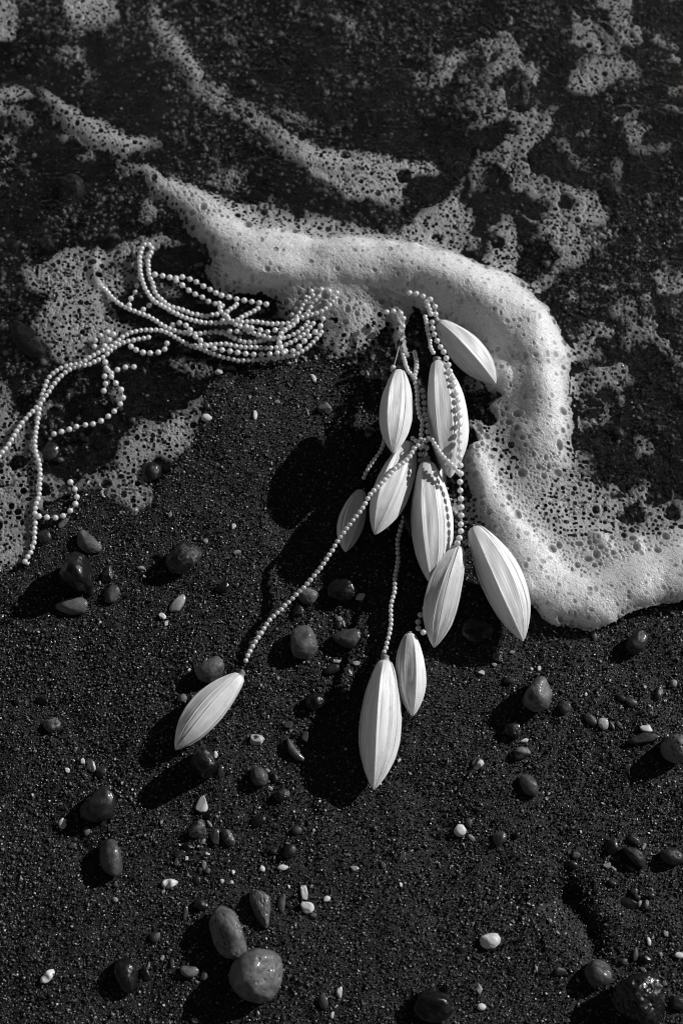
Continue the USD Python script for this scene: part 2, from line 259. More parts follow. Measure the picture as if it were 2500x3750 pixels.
# thin sheets traced where they float: (cover, outline)
SHEETS = [
 (.5, [(-60, -60), (60, -60), (58, 60), (62, 130), (40, 148), (-60, 140)]),
 (.5, [(215, -60), (422, -60), (434, 64), (343, 112), (280, 104), (240, 143), (247, 104), (263, 72), (231, 48)]),
 (.45, [(-60, 325), (60, 318), (112, 325), (115, 365), (40, 375), (-60, 350)]),
 (.42, [(520, 730), (560, 725), (590, 790), (560, 825), (510, 815)]),
 (.42, [(200, 490), (240, 488), (250, 525), (215, 535)]),
 (.40, [(275, 560), (340, 555), (360, 590), (290, 600)]),
 (.46, [(60, 978), (150, 955), (263, 898), (343, 915), (430, 890), (510, 880), (600, 850), (640, 862), (690, 905), (650, 905), (590, 895), (565, 930), (548, 960), (510, 985), (505, 1040), (470, 1065), (430, 1080), (410, 1130), (440, 1170), (500, 1190), (480, 1220), (430, 1235), (380, 1290), (300, 1325), (220, 1335), (190, 1310), (170, 1260), (120, 1190), (175, 1075), (100, 1060)]),
 (.40, [(690, 920), (735, 930), (735, 975), (700, 985), (680, 960)]),
 (.36, [(560, 1040), (620, 1030), (660, 1060), (650, 1090), (600, 1100), (570, 1080)]),
 (.40, [(-60, 1395), (30, 1390), (55, 1430), (45, 1500), (70, 1520), (100, 1560), (135, 1640), (140, 1760), (155, 1752), (235, 1745), (245, 1800), (215, 1830), (160, 1832), (140, 1850), (128, 1930), (115, 2020), (90, 2060), (20, 2085), (-60, 2090)]),
 (.38, [(120, 1490), (160, 1470), (205, 1480), (190, 1510), (150, 1520)]),
 (.43, [(500, 1520), (590, 1540), (660, 1510), (735, 1440), (750, 1460), (722, 1570), (700, 1640), (640, 1680), (590, 1665), (560, 1700), (540, 1770), (560, 1830), (530, 1880), (480, 1885), (440, 1850), (390, 1800), (250, 1790), (290, 1740), (400, 1730), (420, 1670), (440, 1600), (480, 1560)]),
 (.32, [(620, 1310), (700, 1300), (780, 1330), (800, 1365), (740, 1390), (690, 1370), (640, 1340)]),
 (.42, [(400, 1430), (450, 1420), (465, 1450), (440, 1490), (405, 1480)]),
 (.5, [(1664, 160), (1712, 223), (1664, 263), (1640, 303), (1600, 299), (1625, 231)]),
 (.45, [(1864, 167), (1884, 207), (1868, 255), (1805, 283), (1796, 319), (1772, 358), (1770, 295), (1800, 231)]),
 (.52, [(2119, 183), (2183, 215), (2254, 191), (2318, 223), (2350, 287), (2270, 287), (2206, 311), (2190, 343), (2119, 343), (2071, 327), (2103, 271)]),
 (.42, [(2290, 410), (2330, 400), (2340, 470), (2310, 515), (2262, 470)]),
 (.5, [(1904, 662), (1967, 638), (2063, 662), (2167, 694), (2215, 765), (2207, 829), (2119, 829), (2071, 837), (2119, 885), (2160, 950), (2100, 985), (2050, 1010), (1960, 1080), (1940, 1060), (2020, 980), (2047, 950), (2000, 861), (1975, 813), (2015, 741), (1951, 725), (1912, 701)]),
 (.5, [(1840, 765), (1880, 790), (1896, 950), (1890, 1010), (1760, 960), (1800, 861)]),
 (.52, [(1704, 645), (1680, 717), (1744, 805), (1728, 877), (1680, 940), (1569, 910), (1441, 870), (1513, 789), (1625, 733)]),
 (.55, [(1110, 590), (1180, 545), (1250, 542), (1370, 550), (1457, 590), (1585, 590), (1600, 630), (1480, 661), (1465, 701), (1489, 757), (1409, 765), (1360, 733), (1282, 733), (1210, 670), (1120, 640)]),
 (.6, [(640, 730), (760, 700), (900, 745), (1000, 740), (1100, 800), (1200, 790), (1300, 830), (1450, 850), (1560, 930), (1400, 960), (1000, 960), (800, 900), (700, 800)]),
 (.36, [(2215, 1097), (2300, 1085), (2340, 1120), (2330, 1200), (2370, 1230), (2300, 1295), (2260, 1270), (2290, 1190), (2230, 1150)]),
 (.40, [(2095, 1375), (2180, 1340), (2310, 1360), (2310, 1410), (2200, 1420), (2180, 1445), (2100, 1450)]),
 (.42, [(2060, 1260), (2110, 1280), (2195, 1270), (2200, 1300), (2120, 1320), (2075, 1340)]),
 (.36, [(2310, 1600), (2370, 1590), (2390, 1650), (2340, 1690)]),
 (.40, [(2090, 1690), (2180, 1720), (2260, 1790), (2380, 1840), (2500, 1830), (2560, 1900), (2560, 2100), (2300, 2000), (2080, 1900)]),
 (.62, [(1725, 1560), (1900, 1500), (2110, 1540), (2100, 1620), (2087, 1700), (2150, 1800), (2280, 1930), (2000, 2050), (1850, 1960), (1760, 1760)]),
 (.6, [(1180, 1080), (1320, 1060), (1560, 1080), (1560, 1120), (1440, 1130), (1410, 1200), (1340, 1290), (1250, 1325), (1190, 1300), (1200, 1210)]),
 (.6, [(1640, 1120), (1800, 1150), (1900, 1350), (1930, 1500), (1850, 1700), (1780, 1680), (1800, 1480), (1840, 1420), (1790, 1320), (1740, 1240), (1660, 1170)]),
 (.45, [(1630, 1820), (1690, 1815), (1730, 1870), (1725, 1960), (1700, 2000), (1650, 1960)]),
 (.35, [(1700, 1360), (1760, 1370), (1750, 1440), (1690, 1440)]),
]
HOLES = [(700, 940, 45), (620, 960, 55), (2155, 1405, 32), (1824, 885, 24), (1600, 870, 26), (2170, 1010, 0), (2075, 735, 28), (2080, 880, 30), (1690, 1600, 30), (1790, 1540, 36), (1740, 1470, 40), (2290, 1870, 55), (2400, 1780, 60), (2460, 1880, 30), (215, 1060, 0), (1480, 640, 22), (75, 1690, 30), (160, 1790, 22), (2190, 1760, 30), (1560, 1180, 30), (1350, 730, 0)]
# mounds and ridges: chains of (x, y, radius px, height mm)
CHAINS = [
 [(560, -20, 18, 1.4), (572, 40, 22, 2), (592, 110, 32, 3), (655, 200, 40, 4), (712, 262, 38, 3), (722, 318, 30, 1.6)],
 [(722, 318, 34, 1.6), (840, 385, 40, 1.2), (957, 446, 36, 1.4), (1036, 510, 40, 3), (1110, 570, 46, 4), (1200, 600, 50, 3.5), (1330, 620, 60, 2.5)],
 [(150, 326, 16, 1.6), (200, 380, 34, 4), (280, 445, 52, 6), (360, 500, 60, 6), (450, 535, 48, 4), (560, 525, 22, 2)],
 [(446, 605, 16, 1.4), (540, 618, 32, 4), (600, 685, 50, 7), (680, 735, 66, 11), (760, 790, 84, 14), (840, 885, 108, 18), (910, 955, 142, 21)],
 [(910, 955, 145, 21), (1000, 975, 150, 22), (1120, 985, 142, 22), (1250, 990, 136, 22), (1400, 1000, 130, 23), (1550, 1030, 130, 25), (1700, 1080, 140, 27), (1830, 1155, 148, 28), (1910, 1245, 152, 28), (1955, 1340, 134, 26), (1975, 1450, 116, 22), (1985, 1560, 116, 17), (1980, 1680, 104, 11), (1950, 1790, 118, 8)],
 [(1090, 1110, 80, 9), (1190, 1110, 80, 10), (1300, 1120, 90, 11), (1290, 1210, 60, 8), (1240, 1280, 42, 5)],
 [(1450, 1120, 60, 10), (1460, 1190, 34, 8), (1462, 1260, 28, 7), (1472, 1315, 18, 5)],
 [(1640, 1110, 60, 12), (1740, 1190, 66, 12), (1822, 1295, 84, 16), (1842, 1395, 84, 19), (1880, 1540, 96, 8)],
 [(1738, 1590, 56, 9), (1752, 1690, 70, 13), (1785, 1815, 84, 15), (1825, 1905, 88, 17), (1890, 2010, 96, 19), (1955, 2105, 108, 20), (2040, 2180, 122, 20), (2150, 2208, 112, 19), (2270, 2168, 104, 18), (2390, 2130, 100, 19), (2500, 2100, 106, 19), (2600, 2080, 106, 19)],
 [(1950, 1880, 110, 6), (2080, 2060, 130, 10), (2230, 2060, 110, 10), (2400, 2040, 110, 9), (2500, 1990, 80, 8)],
 [(2190, 1970, 44, 12), (2215, 2010, 44, 12)], [(2320, 1990, 40, 11), (2345, 2060, 46, 13)], [(2460, 2030, 40, 12), (2480, 2070, 40, 12)],
 [(2167, 88, 14, 1.2), (2246, 165, 22, 1.6)], [(1904, 215, 12, 1), (1935, 271, 14, 1), (1928, 367, 12, 1)], [(1845, 425, 16, 1.2), (1735, 470, 18, 1.2)],
 [(2030, 383, 16, 1.5), (1990, 478, 30, 3.5), (1905, 540, 24, 2.5)], [(1885, 520, 24, 1.5), (1850, 560, 30, 1.8), (1770, 580, 26, 1.5), (1745, 620, 24, 1.5), (1752, 680, 26, 1.5)],
 [(2040, 520, 24, 1.4), (2150, 610, 24, 1.4)], [(2320, 550, 24, 1.6), (2430, 545, 22, 1.4)], [(2245, 590, 16, 1.2), (2275, 640, 18, 1.2), (2190, 655, 16, 1.2)], [(2430, 395, 12, 1.2), (2540, 400, 24, 1.2)],
 [(1280, 90, 24, 1.6), (1240, 60, 20, 1.2)], [(830, 130, 26, 1.4), (860, 150, 14, 1)], [(1010, 410, 20, .9), (1120, 450, 18, .9)],
 [(350, 1115, 60, 2.5), (250, 1140, 55, 2.5), (215, 1230, 45, 2)], [(130, 1850, 26, 2.5), (80, 1800, 30, 2)], [(352, 920, 26, 4), (345, 960, 30, 5.5), (347, 1010, 30, 5.5), (368, 1048, 24, 5)], [(130, 1670, 18, 2.6), (140, 1740, 14, 2)],
 [(1670, 230, 26, 1.6), (1640, 270, 20, 1.4)], [(1610, 800, 50, 2), (1560, 840, 40, 2)], [(2100, 800, 60, 2), (2130, 740, 50, 2)],
]
def blur(a, px): return ndimage.gaussian_filter(a, px * 1.68e-4 / FS)
cov = np.zeros(SH, np.float32); opa = np.zeros(SH, np.float32)
for c, poly in SHEETS:
    m = raster([list(map(tuple, PP(poly)))], FX0, FY0, FS, SH)
    m = blur(m, 9); cov = np.maximum(cov, m); opa = np.maximum(opa, m * c)
hill = np.zeros(SH, np.float32); capc = np.zeros(SH, np.float32)
for ch in CHAINS:
    for a, b in zip(ch[:-1], ch[1:]):
        A, B = P(a[0], a[1]), P(b[0], b[1]); s = PX((a[1] + b[1]) / 2)
        R = max(a[2], b[2]) * s * 1.25
        x0, x1 = np.searchsorted(fx, [min(A[0], B[0]) - R, max(A[0], B[0]) + R]); y0, y1 = np.searchsorted(fy, [min(A[1], B[1]) - R, max(A[1], B[1]) + R])
        if x1 <= x0 or y1 <= y0: continue
        x, y = FXX[y0:y1, x0:x1], FYY[y0:y1, x0:x1]; d = (B - A)[:2]; L2 = d @ d
        t = np.clip(((x - A[0]) * d[0] + (y - A[1]) * d[1]) / L2, 0, 1)
        dist = np.hypot(x - A[0] - t * d[0], y - A[1] - t * d[1]); r = (a[2] + t * (b[2] - a[2])) * s; h = (a[3] + t * (b[3] - a[3])) * .001
        dist = dist * (1 + (.5 if max(a[3], b[3]) > 5 else .75) * nz(x, y, 60, 61, 3))
        hill[y0:y1, x0:x1] = np.maximum(hill[y0:y1, x0:x1], h * np.clip(1 - (dist / r) ** 2, 0, 1) ** (.5 if a[1] > 2000 else .72))
        capc[y0:y1, x0:x1] = np.maximum(capc[y0:y1, x0:x1], np.clip(.5 + (r - dist) / np.where(h > .006, 16 * s, .8 * r), 0, np.where(h > .0024, 1, .72)))
wxx, wyy = [sum(nz(FXX, FYY, sc, sd_, 2) * amp for sc, sd_, amp in ((70, 71 + q, 34), (190, 75 + q, 20), (420, 79 + q, 9))) * 1.68e-4 / FS for q in (0, 2)]
IY, IX = np.mgrid[0:SH[0], 0:SH[1]]
def warp(a, k=1.0): return ndimage.map_coordinates(a, [IY + k * wyy, IX + k * wxx], order=1, mode='nearest')
opa *= .93
cov, opa, capc, hill = warp(cov), warp(opa), warp(capc), np.where(hill > .006, warp(hill, .5), warp(hill))
hill = np.maximum(.9 * blur(hill, 12), .9 * blur(hill, 40)) * .84
hill *= np.clip(1 + .62 * nz(FXX, FYY, 30, 42, 2), .6, 1.4)
lumps = nz(FXX, FYY, 90, 41, 3)
cov = np.maximum(cov, capc)
for px, py, r in HOLES:
    if r:
        q = P(px, py); d = np.hypot(FXX - q[0], FYY - q[1]) / (r * PX(py)) * (1 + 1.6 * nz(FXX, FYY, 75, 50, 3)); m = np.clip((d - .8) * 2.5 + .9 * lumps, 0, 1); cov *= m; hill *= .15 + .85 * m
rag = nz(FXX, FYY, 200, 43, 4); far = np.clip((FYY - P(0, 1250)[1]) / .12, 0, 1)
web = np.clip(1.25 - np.abs(nz(FXX, FYY, 58, 44, 2)) / .05, 0, 1)
zone = np.clip((FXX - P(1500, 0)[0]) / .07, 0, 1) * np.clip(.55 + 4.5 * nz(FXX, FYY, 22, 45, 2), 0, 1) + .7 * np.clip(4.5 * nz(FXX + .7, FYY, 24, 53, 2) - .4, 0, 1)
zone *= (hill < .002)
bits = np.maximum(.55 * web * zone, np.clip((nz(FXX + .003 * rag, FYY, 62, 54, 4) + .005) * 8, 0, 1) * zone) * .9
wet = np.clip(shore(FXX, FYY) / .004 + .6, 0, 1)
lace = nz(FXX, FYY, 620, 49, 3)
field = np.maximum(cov, bits * (FYY > P(0, 1900)[1])) * wet + (.9 * rag + .5 * lumps) * np.where(hill > .004, .35, 1.25) + np.where(hill > .003, .2, 1.1) * lace
opa = np.maximum(opa, .45 * np.clip(capc, 0, 1)); 
opacity = np.clip(.95 * blur(opa, 22) * (.35 + .85 * np.clip((field - .38) * 2.2, 0, 1)) * (1 + .9 * nz(FXX, FYY, 45, 48, 2)), 0, .6)
opacity = np.maximum(opacity, np.clip((bits - .25) * .8, 0, .40) * (FYY > P(0, 1900)[1])); opacity = np.maximum(opacity, np.clip(.30 + .66 * np.clip((hill - .001) / .009, 0, 1), 0, .96) * np.clip(hill / .0012 - .3, 0, 1))
skin = .0011 * np.clip((field - .45) * 2.2, .15, 1)
base = np.maximum(ground(FXX, FYY), WL)
surf = base + np.maximum(hill, skin) + .4 * skin
surf += np.clip(hill / .01, 0, 1) * nz(FXX, FYY, 380, 47, 2) * .0005
solid = field > .40
# bubbles: open pits in the thin sheets, dimples in the thick foam
rb = np.random.default_rng(99); occ = ~ndimage.binary_erosion(solid, iterations=1); cut = np.zeros(SH, bool); pit = np.zeros(SH, np.float32); thin = np.ones(SH, np.float32)
domes = []
def stamp(rmin, rmax, count, thick_only=False):
    iy, ix = rb.integers(4, SH[0] - 4, count), rb.integers(4, SH[1] - 4, count); rr = rb.uniform(rmin, rmax, count)
    for j, i, r in zip(iy, ix, rr):
        hh = hill[j, i]
        if occ[j, i] or (thick_only and hh < .004): continue
        big = hh > .009
        if big and r > 17: continue
        r = r * (.75 if big else 1.0); w = r * 1.68e-4 * 1.05 / FS; k = int(w * 1.5) + 1
        y0, y1, x0, x1 = max(j - k, 0), min(j + k + 1, SH[0]), max(i - k, 0), min(i + k + 1, SH[1])
        Y, X = np.ogrid[y0 - j:y1 - j, x0 - i:x1 - i]; e = 1 + .12 * rb.standard_normal(); d = np.sqrt((Y * e) ** 2 + (X / e) ** 2) / w
        if occ[y0:y1, x0:x1][d < .9].any(): continue
        occ[y0:y1, x0:x1] |= d < 1.18
        deep = rb.uniform(.12, .38) if big else rb.uniform(.7, 1.2)
        pit[y0:y1, x0:x1] += np.where(d < 1, -deep * np.sqrt(np.clip(1 - d * d, 0, 1)), .10 * np.clip(1 - (d - 1) / .4, 0, 1)) * w * FS
        if hh >= .005 and r > 3.4: thin[y0:y1, x0:x1] = np.minimum(thin[y0:y1, x0:x1], (.56 if r > 5.5 else .74) + (.44 if r > 5.5 else .26) * np.clip(d, 0, 1) ** 4)
        if hh < .005:
            if r > 4.4: cut[y0:y1, x0:x1] |= d < .84
            else: thin[y0:y1, x0:x1] = np.minimum(thin[y0:y1, x0:x1], .25 + .75 * np.clip(d, 0, 1) ** 2)
        domes.append((j, i, w * FS, hh))
stamp(9, 16, 1700, True)
for rmin, rmax, cnt in [(14, 20, 110), (10, 14, 500), (7, 10, 2000), (5, 7, 9000), (3.6, 5, 30000), (2.6, 3.6, 40000)]: stamp(rmin, rmax, cnt)
surf += pit; opacity = opacity * thin
solid &= ~cut
fi = grid_faces(*SH)[:, ::-1]; fi = fi[solid.reshape(-1)[fi].all(1)]
foam_m = mat('sea_foam', {'g': ('geometry', {}), 'v': ('voronoi_texture', dict(scale=1150, randomness=1)), 'n': ('noise_texture', dict(scale=700, detail=3)), 'mix': ('mix_float', dict(fac=.35)),
    'r': ('rgb_ramp', dict(ramp=[(.1, g3(.40)), (.45, g3(.55)), (.8, g3(.70))])), 'b': ('bump', dict(strength=.7, distance=.0005)), 'at': ('attribute', dict(attribute='cover')),
    'p': ('principled_bsdf', dict(roughness=.4, specular_ior_level=.35, subsurface_weight=.35, subsurface_radius=g3(1), subsurface_scale=.0025)), 't': ('transparent_bsdf', dict(color=g3(1))), 'm': ('mix_closure', {})},
    [('g.position', 'v.vector'), ('g.position', 'n.vector'), ('v.distance', 'mix.a'), ('n.fac', 'mix.b'), ('mix.result', 'r.fac'), ('r.color', 'p.base_color'), ('mix.result', 'b.height'), ('b.normal', 'p.normal'),
     ('at.fac', 'm.fac'), ('t.BSDF', 'm.closure1'), ('p.BSDF', 'm.closure2')], surface='m.closure')
fv = np.stack([FXX, FYY, surf], -1).reshape(-1, 3)
# one mass each: the thick roll, the thin sheet at the left, the streaks and lace further out
cy, cx = fv[fi].mean(1)[:, 1], fv[fi].mean(1)[:, 0]
lw, uw = P(760, 1000), P(800, 700)
left = (cx < P(770, 1100)[0]) & (cy < P(0, 845)[1]); thick = ~left & (cy < P(0, 950)[1] + .35 * np.clip(P(1000, 900)[0] - cx, 0, .04)) & (cx < P(2115, 1500)[0] + np.clip(P(0, 1650)[1] - cy, 0, .03) * 9)
for nm, sel, lab in [('foam_roll', thick, 'thick bright bubbly foam roll curving round the lily buds down to the sand'), ('foam_sheet', left, 'thin grey sheet of foam full of open bubbles under the pearls at the left'),
                     ('foam_lace', ~left & ~thick, 'torn lace and streaks of thin foam drifting on the dark water')]:
    f = fi[sel]; u = np.unique(f); back = np.full(len(fv), -1); back[u] = np.arange(len(u))
    o = obj(nm, (fv[u], back[f]), foam_m); tag(o, lab, 'sea foam', kind='stuff'); primvar(o, 'cover', opacity.reshape(-1)[u])
# glassy bubbles standing on the foam
bub_m = mat('bubble_film', {**SCHLICK, 't': ('transparent_bsdf', dict(color=g3(1))), 'g': ('glossy_bsdf', dict(color=g3(1), roughness=.08)), 'm': ('mix_closure', {})},
    SCHLICK_L + [('t.BSDF', 'm.closure1'), ('g.BSDF', 'm.closure2')], surface='m.closure')
bp, bs = [], []
for j, i, w, hh in domes:
    if w > .0007 and rb.random() < (.75 if hh > .004 else .35):
        bp.append((fx[i], fy[j], surf[j, i] + .15 * w + (0 if hh > .005 else .0004))); bs.append(w * .92)
cand = np.argwhere(solid & (hill > .0015)); pick = cand[rb.integers(0, len(cand), 9000)]
for j, i in pick:
    r = rb.uniform(.00022, .00055); bp.append((fx[i], fy[j], surf[j, i] + .2 * r)); bs.append(r)
ico = trimesh.creation.icosphere(2, 1.0)
scatter('foam_bubble', bp, bs, [((ico.vertices, ico.faces), bub_m, True)], np.zeros(len(bp), int), 'small clear bubbles standing on the foam and catching the sun', 'bubbles')

# ------------------------------------------------------------------ pebbles and shells
def pebble_mesh(a, b, h, seed, style):
    r = np.random.default_rng(seed); big = max(a, b) * 6000
    m = trimesh.creation.icosphere(5 if big > 50 else 4 if big > 24 else 3, 1.0); d = np.array(m.vertices)
    k = dict(smooth=4, round=4, flat=5, angular=8, shell=3, rough=4, pitted=3, bean=2, sliver=3)[style]; p = dict(angular=22, flat=14).get(style, 8)
    acc = np.ones(len(d))
    for _ in range(k):
        nn = r.normal(size=3) * [1, 1, .45]; nn /= np.linalg.norm(nn); s = r.uniform(.48, .8) if style in ('angular', 'flat') else r.uniform(.66, .92)
        acc += (np.clip(d @ nn, 0, None) / s) ** p
    if style in ('flat', 'angular'): acc += (np.clip(d[:, 2], 0, None) / .75) ** p
    rad = acc ** (-1 / p)
    rad *= 1 + (.30 if style == 'rough' else .24) * (meshkit.fbm(d * 1.7 + seed * 3.1, 3, seed) - .5) + (.10 if style == 'rough' else .03 if style == 'pitted' else .02) * (meshkit.fbm(d * 7 + seed, 3, seed) - .5)
    if style in ('pitted', 'rough'):
        for _ in range(26):
            c = r.normal(size=3); c[2] = abs(c[2]); c /= np.linalg.norm(c); w = r.uniform(.03, .10) * (1.3 if style == 'rough' else .9); ang = np.arccos(np.clip(d @ c, -1, 1))
            rad -= .6 * w * np.clip(1.25 - (ang / w) ** 2, 0, 1)
    v = d * rad[:, None]; v[:, :2] /= np.abs(v[:, :2]).max(0); v *= [a, b, h]
    if style == 'bean': v[:, 1] += .45 * b * ((v[:, 0] / a) ** 2 - .4)
    if style == 'shell': v[:, 2] += .25 * h * np.sin(v[:, 0] / a * 6)
    return (v, m.faces)
def pebble(cx, cy, a, b, ang, tone, style, label, hr=.62, name='pebble', cat=None, sink=.45, z=None):
    s = PX(cy); h = min(a, b) * s * hr; q = P(cx, cy, h * (1 - sink)); g = float(ground(q[0], q[1])) if z is None else z
    q = P(cx, cy, max(g, -.02) + h * (1 - sink) * .8)
    g = float(ground(q[0], q[1])) if z is None else z
    v, f = pebble_mesh(a * s, b * s, h, int(cx * 7 + cy) % 9973, style)
    v = v + [0, 0, h * (1 - sink)]
    if '_' not in name and name == 'pebble': name = 'shell_piece' if style == 'shell' else 'pebble'
    o = obj(name, (v, f), M[tone]); UsdGeom.Xformable(o).AddTranslateOp().Set(Gf.Vec3d(float(q[0]), float(q[1]), g)); UsdGeom.Xformable(o).AddRotateZOp().Set(-float(ang))
    return tag(o, label, cat or ('shell' if name == 'shell_piece' else 'pebble'))
PEB = []
